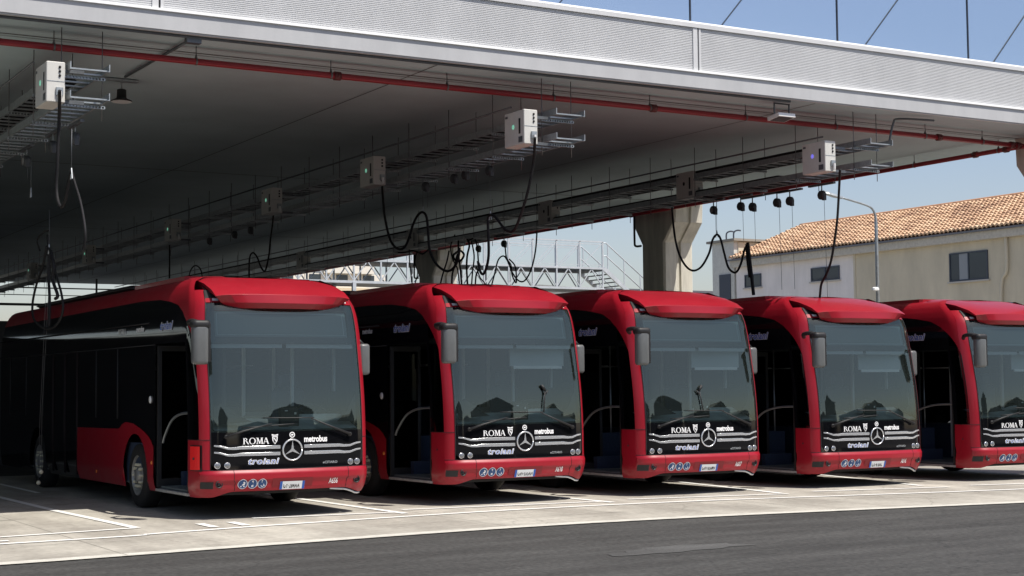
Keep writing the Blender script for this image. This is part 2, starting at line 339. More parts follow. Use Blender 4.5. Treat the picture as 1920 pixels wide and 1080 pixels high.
def P(s, h, off=0):
    def base(s, h):
        u, y = plan(s); w = 1-sstep((y-.14)/1.2)
        y2 = y+interp(h, Y0)*w; wi = sstep(y/.8) if h > 1 else 1
        ins = interp(h, IN); fr = max(0, min(1, (abs(u)-.8)/.45))
        return Vector((u-math.copysign(ins*fr, u)*(1 if abs(u) > .01 else 0), y2, h))
    p = base(s, h)
    if off:
        e = 1e-3; n = (base(s+e, h)-base(s-e, h)).cross(base(s, h+e)-base(s, h-e)).normalized(); p = p+n*off
    return p
def strip(g, ss, lo, hi, nr=8, off=0, hs=None, smooth=True):
    cols = []
    for s in ss:
        a, b = lo(s) if callable(lo) else lo, hi(s) if callable(hi) else hi
        if hs: q = [h for h in hs if a+.004 < h < b-.004]; rows = None
        rows = [a+(b-a)*k/nr for k in range(nr+1)]
        cols.append([P(s, h, off) for h in rows])
    n = nr+1; v = [p for c in cols for p in c]; f = []
    for i in range(len(cols)-1):
        for k in range(nr): f.append((i*n+k, (i+1)*n+k, (i+1)*n+k+1, i*n+k+1))
    g.add(v, f, smooth)
def lin(a, b, n): return [a+(b-a)*i/n for i in range(n+1)]
SU = s_u(1.115)                                   # windscreen edge
ARCH = [(.27,2.30),(.33,2.48),(.42,2.60),(.55,2.70),(.8,2.82),(1.15,2.925),(1.6,3.0),(2.1,3.05),(3,3.075),(12.1,3.02)]
LEN = 12.05
def front_u_surface(u, h, off=0): return P(s_u(u), h, off)
def decal(g, pts, faces, off): g.add([front_u_surface(u, h, off) for u, h in pts], faces, False)
def poly_decal(g, outline, off=.004): decal(g, outline, [tuple(range(len(outline)))], off)
def circ(cu, ch, r, n=20, a=1): return [(cu+r*math.cos(2*math.pi*k/n), ch+r*a*math.sin(2*math.pi*k/n)) for k in range(n)]
def ring_decal(g, cu, ch, r0, r1, n=28, off=.004):
    a, b = circ(cu, ch, r0, n), circ(cu, ch, r1, n)
    decal(g, a+b, [(i, (i+1) % n, n+(i+1) % n, n+i) for i in range(n)], off)
def rect(g, u0, h0, u1, h1, off=.004, n=4):
    us = lin(u0, u1, n); v = [(u, h) for u in us for h in (h0, h1)]; decal(g, v, [(2*i, 2*i+2, 2*i+3, 2*i+1) for i in range(n)], off)
def text_front(g, body, u, h, size, off=.004, **k):
    v, f = text_mesh(body, size, **k); decal(g, [(u+a, h+b) for a, b in v], f, off)
def text_side(g, body, y, h, size, off=.005, **k):      # on the -X side, reading towards the front
    v, f = text_mesh(body, size, **k); g.add([P(-s_y(y-a), h+b, off) for a, b in v], f, False)
def serif_word(g, side, u, h, H, w, off):
    # ROMA in drawn capitals with serifs: list of quads in unit box per letter
    def put(qs, ox, sx):
        for q in qs:
            pts = [(ox+a*sx, h+b*H) for a, b in q]
            if side: g.add([P(-s_y(u-a), b, off) for a, b in pts], [tuple(range(len(pts)))], False)
            else: decal(g, [(u+a, b) for a, b in pts], [tuple(range(len(pts)))], off)
    def arc(cx, cy, rx, ry, tx, ty, a0, a1, n=10):
        out = []
        for i in range(n):
            t0, t1 = R(a0+(a1-a0)*i/n), R(a0+(a1-a0)*(i+1)/n)
            out.append([(cx+rx*math.cos(t0), cy+ry*math.sin(t0)), (cx+rx*math.cos(t1), cy+ry*math.sin(t1)), (cx+(rx-tx)*math.cos(t1), cy+(ry-ty)*math.sin(t1)), (cx+(rx-tx)*math.cos(t0), cy+(ry-ty)*math.sin(t0))])
        return out
    bar = lambda x0, y0, x1, y1, t: [(x0, y0), (x0+t, y0), (x1+t, y1), (x1, y1)]
    srf = lambda x, y: [(x-.09, y), (x+.25, y), (x+.25, y+.06), (x-.09, y+.06)]
    Rr = [bar(.15,0,.15,1,.18), srf(.15,0), srf(.15,.94), bar(.48,.5,.85,0,.2)] + arc(.3,.76,.45,.24,.16,.07,-90,90)
    O = arc(.5,.5,.5,.52,.17,.07,0,360,20)
    Mm = [bar(.12,0,.16,1,.09), bar(.16,1,.48,.05,.17), bar(.5,.05,.78,1,.09), bar(.82,0,.78,1,.18), srf(.1,0), srf(.82,0), srf(.08,.94), srf(.8,.94)]
    A = [bar(.05,0,.45,1,.09), bar(.8,0,.42,1,.2), [(.22,.3),(.75,.3),(.75,.37),(.22,.37)], srf(.02,0), srf(.8,0)]
    put(Rr, 0, w*.23); put(O, w*.24, w*.25); put(Mm, w*.5, w*.25); put(A, w*.76, w*.22)

def build_bus():
    root = empty('bus', (0, 0, 0), '', 'bus')
    # --- red shell: pillars, roof arch, side cove, corner panels, rear corners, roof deck
    g = MB()
    for sg in (-1, 1):
        ss = [sg*x for x in lin(SU, s_y(.27), 6)]
        f = (lambda L: L) if sg > 0 else (lambda L: L[::-1])
        strip(g, f(ss), .65, 3.12, 40)
        fine = lin(s_y(.27), s_y(1.2), 20)+lin(s_y(1.2), s_y(2.1), 10)[1:]+lin(s_y(2.1), s_y(LEN), 24)[1:]
        arch = lambda s: interp(plan(s)[1], ARCH)
        strip(g, f([sg*x for x in fine]), arch, 3.33, 14)
        cp = lin(s_y(.27), s_y(.6), 8)
        strip(g, f([sg*x for x in cp]), .28, 1.06, 14)
    # roof deck between the coves
    g.rings([[P(-s_y(y), 3.33)+Vector((0,0,0)), Vector((0, y, 3.35)), P(s_y(y), 3.33)] for y in lin(1.15, LEN, 10)], close=False)
    g.build('body_shell', M['red'], root)
    g = MB(); g.quad(*[P(-SU, 3.12), P(SU, 3.12), P(s_y(1.15), 3.33), P(-s_y(1.15), 3.33)]); g.build('roof_front', M['black'], root)
    # window arch gasket line between cove and hood
    g = MB()
    for sg in (-1, 1):
        g.tube([P(sg*SU, h, .004) for h in lin(.66, 3.1, 24)], .007, 5)
    g.build('window_gasket', M['blackm'], root)
    # --- bumper
    g = MB(); E = s_y(.27)
    def blo(s):
        u = abs(plan(s)[0]); return .285 if u > 1.15 else (.285+.075*sstep((1.15-u)/.35))
    strip(g, lin(-E, E, 60), blo, .655, 20)
    bmp = b = g.build('bumper', M['red'], root)
    g = MB()
    for u in (-.82, .86): g.tube([front_u_surface(u+(.02 if u < 0 else -.02)*(h < .5), h, .001) for h in lin(.37, .65, 10)], .004, 4)
    g.tube([P(s, .652, .002) for s in lin(-E, E, 40)], .0045, 4)
    for sg in (-1, 1): g.tube([P(sg*s, 1.06, .002) for s in lin(SU, s_y(.6), 10)], .004, 4)
    g.build('panel_seam', M['seam'], b)
    g = MB()
    rect(g, -.29, .41, .30, .525, .003); g.build('plate_recess', M['red_in'], b)
    g = MB()
    strip(g, lin(-s_y(.25), s_u(-1.085), 5), .405, .50, 3, .004); g.build('sensor_cover', M['blackm'], b)
    for u in (-1.015, 1.005):
        g = MB(); c = front_u_surface(u, .465, 0)
        g.lathe([(-.012,.052),(-.02,.05),(-.02,.04),(0,.036),(.004,0)], 18, 'y', c)
        g.ms = [M['blackm']]; fl = g.build('fog_lamp', M['blackm'], b)
        g = MB(); g.lathe([(-.004,.03),(-.012,.022),(-.015,0)], 14, 'y', c); g.build('lens', M['black'], fl)
    # lower silver lip at the right
    g = MB(); g.tube([front_u_surface(u, blo(s_u(u))-.012-.02*math.sin((u-.6)/.58*3.14), -.02) for u in lin(.6, 1.18, 10)], .016, 6); g.build('lower_lip', M['silver'], b)
    # --- black front panel
    g = MB()
    def plo(s):
        u = abs(plan(s)[0]); d = max(0, u-(1.115-.13)); return .655+.13-math.sqrt(max(0, .13**2-d*d)) if d > 0 else .655
    cols = sorted(set(lin(-SU, SU, 40)+[sg*x for sg in (-1,1) for x in lin(s_u(.98), SU, 8)]))
    strip(g, cols, plo, 1.16, 8, .003)
    fp = g.build('front_panel', M['black'], root)
    g = MB()
    for sg in (-1, 1):
        for k, hh in enumerate((.948, .858)):
            xs = [.175,.3,.5,.72,.8,.9,1.0,1.075]; top = []; bot = []
            for x in xs:
                rise = .0 if x < .72 else (-.012*sstep((x-.72)/.12) + .045*sstep((x-.86)/.2)); th = interp(x, [(.175,.021),(.7,.020),(.85,.013),(1.075,.009)])
                top.append((sg*x, hh+rise+th)); bot.append((sg*x, hh+rise-th))
            v = top+bot; n = len(xs)
            decal(g, v, [(i, n+i, n+i+1, i+1) if sg > 0 else (i, i+1, n+i+1, n+i) for i in range(n-1)], .012)
            ed = [front_u_surface(u, h, .008) for u, h in top]; g.tube(ed, .004, 4)
    g.build('chrome_strip', M['chrome'], fp)
    g = MB(); ring_decal(g, 0, .905, .128, .148, off=.018); g.tube([front_u_surface(*p, .014) for p in circ(0, .905, .142, 32)]+[front_u_surface(*circ(0, .905, .142, 32)[0], .014)], .009, 6)
    for a in (90, 210, 330):
        t = R(a); d = (math.cos(t), math.sin(t)); nn = (-d[1], d[0]); c0 = front_u_surface(0, .905, .028)
        tip = (d[0]*.132, .905+d[1]*.132)
        for s_ in (-1, 1): decal(g, [(0, .905), (nn[0]*.022*s_-d[0]*.01, .905+nn[1]*.022*s_-d[1]*.01), tip] if s_ < 0 else [(0, .905), tip, (nn[0]*.022*s_-d[0]*.01, .905+nn[1]*.022*s_-d[1]*.01)], [(0, 1, 2)], .016)
    g.build('star_emblem', M['chrome'], fp)
    g = MB(); poly_decal(g, circ(0, 1.11, .034, 16), .006); g.mat(M['white']); g.ms = []; g.mi = []
    g = MB(); g.mat(M['white']); ring_decal(g, 0, 1.11, .028, .040, 20, .006); poly_decal(g, [(-.02,1.1),(.012,1.1),(.02,1.122),(-.012,1.122)], .006)
    g.build('round_badge', None, fp)
    for u in (-1.035, -.905, .905, 1.015):
        c = front_u_surface(u, .715, 0); g = MB(); g.lathe([(-.006,.044),(-.016,.040),(-.012,.034),(.0,.02),(.0,0)], 18, 'y', c)
        hl = g.build('headlight', M['bulb'], fp)
        g = MB(); g.lathe([(-.013,.036),(-.022,.022),(-.025,0)], 16, 'y', c); g.build('lens', M['lens'], hl)
    g = MB(); serif_word(g, False, -.70, .995, .085, .37, .005); g.build('lettering', M['white'], fp)
    g = MB(); g.mat(M['white']); poly_decal(g, [(-.285,1.035),(-.25,.985),(-.215,1.035),(-.21,1.095),(-.29,1.095)][::1], .005)
    poly_decal(g, [(-.292,1.103),(-.208,1.103),(-.203,1.125),(-.25,1.115),(-.297,1.125)], .005)
    g.mat(M['blackm']); poly_decal(g, [(-.272,1.03),(-.25,1.0),(-.228,1.033),(-.226,1.083),(-.274,1.083)], .006)
    g.mat(M['white']); poly_decal(g, [(-.272,1.07),(-.235,1.02),(-.228,1.033),(-.262,1.08)], .007)
    g.build('city_crest', None, fp)
    g = MB(); text_front(g, 'metrobus', .175, 1.01, .115, .005, bold=.004, sx=.79, spacing=1.0); g.build('lettering', M['white'], fp)
    g = MB(); g.mat(M['white']); text_front(g, 'troiani', -.63, .725, .115, .005, bold=.0055, shear=.25, sx=1.2, spacing=1.14)
    g.mat(M['blue']); text_front(g, 'troiani', -.63, .725, .115, .008, bold=-.001, shear=.25, sx=1.2, spacing=1.14); g.build('lettering', None, fp)
    g = MB(); text_front(g, 'eCITARO', .46, .705, .045, .005, bold=.001, sx=1.25); g.build('lettering', M['grey'], fp)
    # wipers
    for pts in (((-.93,1.10),(-.7,1.17),(-.3,1.27)), ((.88,1.10),(.6,1.2),(.25,1.335))):
        g = MB(); g.tube([front_u_surface(u, h, .05) for u, h in pts], [.020,.015,.007], 6); sg = 1 if pts[0][0] < 0 else -1
        g.lathe([(-.03,.03),(-.06,.028),(-.065,0)], 10, 'y', front_u_surface(*pts[0], 0))
        w = g.build('wiper', M['blackm'], root)
        g = MB(); (ea, eb) = (((-.72,1.215),(.02,1.26)) if sg > 0 else ((-.42,1.345),(.32,1.335)))
        g.tube([front_u_surface(ea[0]+(eb[0]-ea[0])*t, ea[1]+(eb[1]-ea[1])*t, .035) for t in (0,.25,.5,.75,1)], .008, 5); g.build('wiper_blade', M['blackm'], w)
    # --- windshield
    g = MB(); strip(g, lin(-SU, SU, 30), 1.155, 2.94, 24, .0); ws = g.build('windshield', M['wglass'], root)
    def us(a, b, n=14): return lin(s_u(a), s_u(b), n)
    g = MB(); D = -.02
    strip(g, us(-1.112,1.112,24), 2.375, 2.465, 2, D); strip(g, us(-1.112,1.112,24), 2.835, 2.95, 3, D)
    strip(g, us(-1.112,-1.0,4), 2.465, 2.835, 4, D); strip(g, us(1.0,1.112,4), 2.465, 2.835, 4, D)
    strip(g, us(-1.112,1.112,24), 1.15, 1.185, 1, D); strip(g, us(-1.112,-1.088,1), 1.185, 2.375, 12, D); strip(g, us(1.088,1.112,1), 1.185, 2.375, 12, D)
    g.build('black_border', M['mask'], ws)
    g = MB(); g.mat(M['display']); strip(g, us(-1.0,1.0,16), 2.465, 2.835, 3, D-.03)
    g.mat(M['display2']); 
    for (a, b2, c, d) in ((-.97,.97,2.495,2.503),(-.97,.97,2.795,2.803),(.93,.938,2.5,2.8),(-.97,-.962,2.5,2.8)): strip(g, us(a, b2, 12), c, d, 1, D-.026)
    g.build('destination_display', None, root)
    g = MB()
    strip(g, us(-1.085,-.06,10), 2.315, 2.375, 2, D-.03); strip(g, us(0.0,1.085,10), 2.315, 2.375, 2, D-.03)
    g.build('sunblind_housing', M['int_l'], root)
    # marker lamps beside the hood
    for sg in (-1, 1):
        g = MB(); strip(g, [sg*x for x in (lin(s_u(.93), s_u(1.02), 4) if sg > 0 else lin(s_u(1.02), s_u(.93), 4))], 2.945, 2.98, 1, .018); g.build('marker_lamp', M['lampw'], root)
        g = MB(); strip(g, [sg*x for x in (lin(s_u(.8), SU, 5) if sg > 0 else lin(SU, s_u(.8), 5))], 2.99, 3.12, 4, -.004); g.build('roof_corner', M['blackm'], root)
        g = MB(); strip(g, [sg*x for x in (lin(s_u(.8), SU, 5) if sg > 0 else lin(SU, s_u(.8), 5))], 2.93, 2.99, 2, .006); g.build('corner_strip', M['red'], root)
    # --- roof hood
    rows = [(.66,.30,2.87,2.87),(.74,.22,2.852,2.852),(.90,.165,2.925,2.93),(1.0,.19,3.045,3.015),(1.0,.36,3.135,3.11),(.995,.75,3.245,3.215),(.985,1.15,3.335,3.295),(.96,1.5,3.375,3.33)]
    rings = []
    for i, (hw, y, zc, ze) in enumerate(rows):
        ring = []
        for k in range(-10, 11):
            t = k/10; ed = abs(t)**5
            dip = -.05*(1-sstep((abs(t+.05)-.30)/.15)) if i == len(rows)-1 else 0
            ring.append((hw*t, y+.10*t*t*(1 if i < 5 else .3)+(.10*ed if i in (1,2) else 0), zc+(ze-zc)*ed+dip))
        sk = (0, 0, .005, .02, .05, .08, .10, .10)[i]; ring = [(ring[0][0]*.985, ring[0][1]+sk*.5, ring[0][2]-sk)]+ring+[(ring[-1][0]*.985, ring[-1][1]+sk*.5, ring[-1][2]-sk)]
        rings.append(ring)
    back = [(x, 1.56, z-.16) for x, y, z in rings[-1]]
    g = MB(); g.rings(rings, close=False, smooth=False); g.rings([rings[-1], back], close=False, smooth=False)
    hd = g.build('roof_hood', M['red'], root)
    md = hd.modifiers.new('bevel', 'BEVEL'); md.width = .018; md.segments = 3; md.limit_method = 'ANGLE'; md.angle_limit = R(14); md.harden_normals = True
    for p in hd.data.polygons: p.use_smooth = True
    # roof pods behind the hood
    g = MB(); g.rbox((-.95, 1.7, 3.33), (-.1, 4.2, 3.365), .05); g.rbox((.15, 1.7, 3.33), (1.0, 4.2, 3.365), .05); g.build('roof_pod', M['red'], root)
    g = MB(); g.rbox((-.9, 4.6, 3.33), (.9, 10.8, 3.43), .06); g.build('battery_cover', M['blackm'], root)
    # --- sides
    WA = (3.02, 9.0); 
    def side_lo(y):
        v = .28
        for c in WA:
            d = abs(y-c)
            if d < .60: v = max(v, .49+math.sqrt(.60**2-d*d))
        return v
    def ys(a, b, st=.1):
        out = lin(a, b, max(1, int((b-a)/st)))
        for c in WA: out += [c+.60*math.cos(R(t)) for t in range(0, 181, 9) if a < c+.60*math.cos(R(t)) < b]
        return sorted(set(round(v, 4) for v in out))
    for sg in (-1, 1):
        f = (lambda L: L) if sg > 0 else (lambda L: L[::-1])
        hi = lambda s: interp(plan(s)[1], ARCH)+.006
        g = MB()
        door = (.62, 2.06) if sg < 0 else None
        if door:
            strip(g, f([sg*s_y(y) for y in ys(2.06, LEN, .25)]), lambda s: side_lo(plan(s)[1]), 2.4, 6, -.004)
            strip(g, f([sg*s_y(y) for y in ys(.53, LEN, .15)]), 2.4, hi, 5, -.004)
            strip(g, f([sg*s_y(y) for y in (.53, .58, .62)]), .28, 2.4, 6, -.002)
        else:
            strip(g, f([sg*s_y(y) for y in ys(.53, LEN, .2)]), lambda s: side_lo(plan(s)[1]), hi, 8, -.004)
        sd = g.build('side_panel', M['black'], root)
        g = MB(); strip(g, f([sg*s_y(y) for y in lin(.27, .53, 8)]), 1.06, hi, 8, -.003); g.build('quarter_window', M['qglass'], root)
        g = MB()
        def rhi(s):
            y = plan(s)[1]; return interp(y, [(2.1,.9),(2.3,1.05),(2.6,1.14),(3.1,1.24),(3.5,1.26),(3.7,1.22),(3.85,1.15),(6.26,1.13)])
        strip(g, f([sg*s_y(y) for y in ys(2.12 if sg < 0 else .6, 6.26, .12)]), lambda s: side_lo(plan(s)[1]), rhi, 6, .004)
        lp = g.build('lower_panel', M['red'], root)
        g = MB(); 
        for yy in (6.27, 6.32, 7.05, 7.12, 7.86, 7.92): g.tube([P(sg*s_y(yy), h, .003) for h in (.34, 1.2, 2.38)], .012, 4)
        g.tube([P(sg*s_y(y), 2.385, .003) for y in (6.27, 7.92)], .008, 4)
        g.build('middle_door', M['seam'], sd)
        if sg < 0:
            g = MB(); g.tube([P(-s_y(y), 2.72, .004) for y in (2.4, 6, LEN)], .012, 4); g.build('gutter_strip', M['blackm'], sd)
            for yy in (3.95, 5.15, 8.6, 9.9, 11.2): g = MB(); g.tube([P(-s_y(yy), h, .002) for h in (1.3, 1.8, 2.38)], .008, 4); g.build('window_seal', M['window_seal'], sd)
            g = MB(); g.tube([P(-s_y(y), 2.395, .002) for y in (2.1, 6, LEN)], .006, 4); g.build('window_seal', M['window_seal'], sd)
            g = MB(); g.lathe([(-.004,.055),(-.012,.05),(-.013,0)], 16, 'x', P(-s_y(2.28), 1.6)); g.build('round_sticker', M['white'], sd)
            g = MB(); g.lathe([(-.004,.03),(-.016,.026),(-.018,0)], 12, 'x', P(-s_y(2.2), .69)); g.build('side_marker', M['orange'], lp)
            g = MB(); g.box((-1.285, 5.05, .42), (-1.279, 5.11, .47)); g.build('side_reflector', M['orange'], lp)
            g = MB(); serif_word(g, True, 3.95, 2.6, .085, .42, .006); g.build('lettering', M['white'], sd)
            g = MB(); text_side(g, 'metrobus', 3.0, 2.61, .11, bold=.005, sx=.88); g.build('lettering', M['white'], sd)
            g = MB(); g.mat(M['white']); text_side(g, 'troiani', 1.86, 2.6, .17, .005, bold=.012, shear=.25, sx=1.14, spacing=1.05)
            g.mat(M['blue']); text_side(g, 'troiani', 1.86, 2.6, .17, .008, bold=.003, shear=.25, sx=1.14, spacing=1.05); g.build('lettering', None, sd)
    # --- rear, underside
    g = MB(); z = lin(.3, 3.3, 8); rings = [[(-1.27+interp(h, IN), LEN, h), (1.27-interp(h, IN), LEN, h)] for h in z]
    g.rings(rings, close=False); g.build('rear_panel', M['black'], root)
    g = MB(); g.box((-1.2, .35, .30), (1.2, 2.2, .335)); g.box((-1.2, 3.75, .30), (1.2, 8.3, .335)); g.box((-.85, 2.2, .30), (.85, 3.75, .335)); g.box((-1.2, 9.75, .30), (1.2, LEN-.02, .335)); g.box((-.8, 8.3, .5), (.8, 9.75, .54))
    g.build('chassis', M['blackm'], root)
    # --- wheels
    for y in WA:
        for sg in (-1, 1):
            w = MB(); w.lathe([(-.14,.30),(-.145,.40),(-.12,.465),(-.06,.482),(.06,.482),(.12,.465),(.145,.40),(.14,.30)], 36, 'x')
            wo = bpy.data.objects.new('wheel', None); scene.collection.objects.link(wo); wo.parent = root; wo.location = (sg*1.10, y, .482); wo.rotation_euler = (0, 0, 0 if sg < 0 else math.pi); wo['zfix'] = 1
            w.build('tyre', M['tyre'], wo)
            r_ = MB(); r_.lathe([(-.135,.30),(-.12,.285),(-.05,.27),(-.04,.24),(-.10,.17),(-.115,.15),(-.10,.12),(-.15,.10),(-.165,.07),(-.165,0)], 30, 'x')
            r_.build('rim', M['rim'], wo)
            n = MB()
            for k in range(10): t = 2*math.pi*k/10; n.lathe([(-.10,.022),(-.16,.020),(-.165,0)], 8, 'x', (0, .165*math.cos(t), .165*math.sin(t)))
            n.build('wheel_nuts', M['nut'], wo)
    # --- mirrors
    mo = bpy.data.objects.new('mirror', None); scene.collection.objects.link(mo); mo.parent = root
    g = MB(); g.sbox((-1.485, -.225, 2.07), (-1.255, -.06, 2.60), .05); g.build('mirror_housing', M['mirror'], mo)
    g = MB(); g.sbox((-1.495, -.232, 2.55), (-1.235, -.03, 2.66), .045); g.sbox((-1.275, -.2, 2.10), (-1.235, -.05, 2.62), .018); g.build('housing_cap', M['blackm'], mo)
    g = MB(); g.tube(smooth_pts([(-1.36, -.12, 2.62), (-1.42, .0, 2.65), (-1.42, .16, 2.64), (-1.27, .34, 2.60)], 5), .035, 8); g.build('mirror_arm', M['blackm'], mo)
    mo = bpy.data.objects.new('mirror', None); scene.collection.objects.link(mo); mo.parent = root
    g = MB(); g.sbox((1.21, .40, 1.93), (1.385, .52, 2.38), .045); g.build('mirror_housing', M['mirror'], mo)
    g = MB(); g.tube([(1.29, .46, 2.36), (1.20, .48, 2.45)], .028, 8); g.build('mirror_arm', M['blackm'], mo)
    # --- front doorway
    g = MB(); g.box((-1.27, .64, .29), (-1.15, 2.05, .325)); g.build('door_sill', M['step'], root)
    for y0, sgn in ((.66, 1), (2.02, -1)):
        d = bpy.data.objects.new('door', None); scene.collection.objects.link(d); d.parent = root
        g = MB(); x0, x1 = -1.255, -.72
        g.box((x0, y0-.02, .34), (x0+.06, y0+.02, 2.38)); g.box((x1-.05, y0-.02, .34), (x1, y0+.02, 2.38)); g.box((x0+.06, y0-.018, .34), (x1-.05, y0+.018, .46)); g.box((x0+.06, y0-.018, 2.3), (x1-.05, y0+.018, 2.38))
        g.build('door_frame', M['blackm'], d)
        g = MB(); g.box((x0+.06, y0-.006, .46), (x1-.05, y0+.006, 2.3)); g.build('door_glass', M['dglass'], d)
    g = MB(); g.tube(smooth_pts([(-1.18, 1.98, .98), (-1.18, 1.9, 1.08), (-1.18, 1.6, 1.30), (-1.18, 1.2, 1.40), (-1.18, .72, 1.42)], 5), .02, 8); g.build('handrail', M['steel'], root)
    # --- interior
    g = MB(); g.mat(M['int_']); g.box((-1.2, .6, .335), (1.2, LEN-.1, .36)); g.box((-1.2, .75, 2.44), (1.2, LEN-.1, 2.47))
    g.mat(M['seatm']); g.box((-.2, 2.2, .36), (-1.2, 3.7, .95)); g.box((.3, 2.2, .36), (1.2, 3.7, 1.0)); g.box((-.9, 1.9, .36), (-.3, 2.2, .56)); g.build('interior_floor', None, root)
    g = MB(); g.mat(M['dash']); v = []
    us_ = lin(-1.06, 1.06, 12); ra = [front_u_surface(u, 1.18, -.03) for u in us_]; rb = [Vector((u*.97, .62+.05*u*u, 1.33+.04*(u > .1))) for u in us_]; rc = [Vector((u*.97, .68+.05*u*u, .5)) for u in us_]
    g.rings([ra, rb, rc], close=False); g.rbox((.25, .45, 1.2), (1.0, .8, 1.38), .06); g.build('dashboard', None, root)
    g = MB(); g.mat(M['blackm']); g.rbox((-.12, .17, 1.2), (.18, .22, 1.50), .02); g.mat(M['white']); g.box((-.04, .165, 1.43), (-.0, .168, 1.445)); g.box((.10, .165, 1.385), (.13, .168, 1.415)); g.build('ticket_tablet', None, root)
    g = MB(); c = Vector((.62, .72, 1.42)); rr = Matrix.Rotation(R(25), 3, 'X')
    g.tube([c+rr@Vector((.22*math.cos(t), 0, .0))+rr@Vector((0, .22*math.sin(t), 0)) for t in [2*math.pi*k/24 for k in range(25)]], .016, 6)
    g.tube([c+Vector((0,0,0)), c+Vector((0,.02,-.3))], .035, 6); g.bar(c-Vector((.2,0,0)), c+Vector((.2,0,0)), .04, .02); g.build('steering_wheel', M['blackm'], root)
    g = MB(); g.rbox((.35, 1.2, .8), (.9, 1.7, .95), .05); g.rbox((.37, 1.62, .95), (.88, 1.76, 1.75), .05); g.rbox((.48, 1.64, 1.75), (.77, 1.74, 1.98), .04); g.build('driver_seat', M['seatm'], root)
    g = MB(); g.mat(M['int_l']); g.box((.42, 1.05, .4), (.46, 1.09, 2.4)); g.box((.02, 1.95, .4), (.06, 2.0, 2.4)); g.mat(M['int_']); g.box((.03, 1.09, .4), (.05, 1.95, 1.35)); g.box((.06, 1.96, .4), (1.2, 1.99, 1.4)); g.mat(M['int_l']); g.box((.95, .75, 1.7), (.98, .8, 2.38)); g.box((.5, 1.97, 1.4), (.54, 2.0, 2.4)); g.build('driver_partition', None, root)
    for pts in ([(-1.07,1.26),(-.55,1.30),(-.68,1.36),(-.86,1.50),(-.95,1.56),(-1.07,1.50)], [(.72,1.28),(1.06,1.28),(1.065,1.66),(1.02,1.62),(.9,1.42)]):
        g = MB(); decal(g, pts, [tuple(range(len(pts)))], -.05); g.build('reflection_wedge', M['blackm'], root)  # black wedges stand in for dark reflections low in the windscreen
    g = MB()
    for y in (4.4, 5.2, 8.2, 9.2, 10.2):
        for x in (-1.05, -.6, .2, .65):
            if x < 0 and y < 8: continue
            g.rbox((x, y, .75), (x+.4, y+.42, .85), .03); g.rbox((x, y+.38, .85), (x+.4, y+.46, 1.45), .03)
    g.build('passenger_seats', M['seatm'], root)
    g = MB()
    for x, y in ((-.35, 2.3), (-.5, 4.2), (.25, 4.0), (-.45, 6.2), (.2, 6.6), (-.3, 8)): g.tube([(x, y, .4), (x, y, 2.44)], .016, 6)
    g.tube([(-.4, 2.3, 2.1), (-.4, 11, 2.1)], .014, 6); g.tube([(.3, 2.3, 2.1), (.3, 11, 2.1)], .014, 6); g.build('grab_poles', M['steel'], root)
    # stickers on the bumper
    for i, u in enumerate((-.70, -.565, -.43)):
        g = MB(); g.mat(M['white']); poly_decal(g, circ(u, .462, .066, 24), .005); g.mat(M['sblue']); poly_decal(g, circ(u, .462, .059, 24), .007); g.mat(M['white'])
        if i == 0:
            poly_decal(g, [(u-.03,.47),(u+.03,.47),(u+.035,.485),(u+.012,.50),(u-.0,.478),(u-.03,.50),(u-.038,.485)][:5], .009); poly_decal(g, [(u-.03,.445),(u+.025,.445),(u+.035,.475),(u-.035,.475)], .0095)
            for x in (-.02, .02): poly_decal(g, circ(u+x, .43, .009, 8), .009)
        elif i == 1:
            poly_decal(g, circ(u, .5, .011, 10), .009); poly_decal(g, [(u-.02,.455),(u+.02,.455),(u+.01,.487),(u-.01,.487)], .009); poly_decal(g, [(u-.012,.42),(u-.002,.42),(u-.001,.455),(u-.012,.455)], .0092); poly_decal(g, [(u+.003,.42),(u+.012,.42),(u+.012,.455),(u+.002,.455)], .0092)
        else:
            ring_decal(g, u+.003, .443, .017, .024, 16, .009); poly_decal(g, circ(u-.006, .505, .009, 8), .0092); poly_decal(g, [(u-.012,.458),(u+.012,.458),(u+.03,.425),(u+.036,.43),(u+.02,.468),(u-.002,.468),(u-.002,.492),(u-.012,.492)][:3]+[(u+.036,.43),(u+.016,.468),(u-.012,.468)], .0095); poly_decal(g, [(u-.012,.465),(u-.003,.465),(u-.003,.492),(u-.012,.492)], .0098)
        g.build('round_sticker', None, bmp)
    return root
M['wglass'] = glass('windshield_glass', (.66, .76, .75), refl=.065, body=.04, bodycol=(.2, .27, .25), gl=(.88, .97, .82))
M['dglass'] = glass('door_glass', (.12, .14, .15), refl=-.02)
M['qglass'] = glass('tinted_glass', (.16, .20, .21), refl=.05)

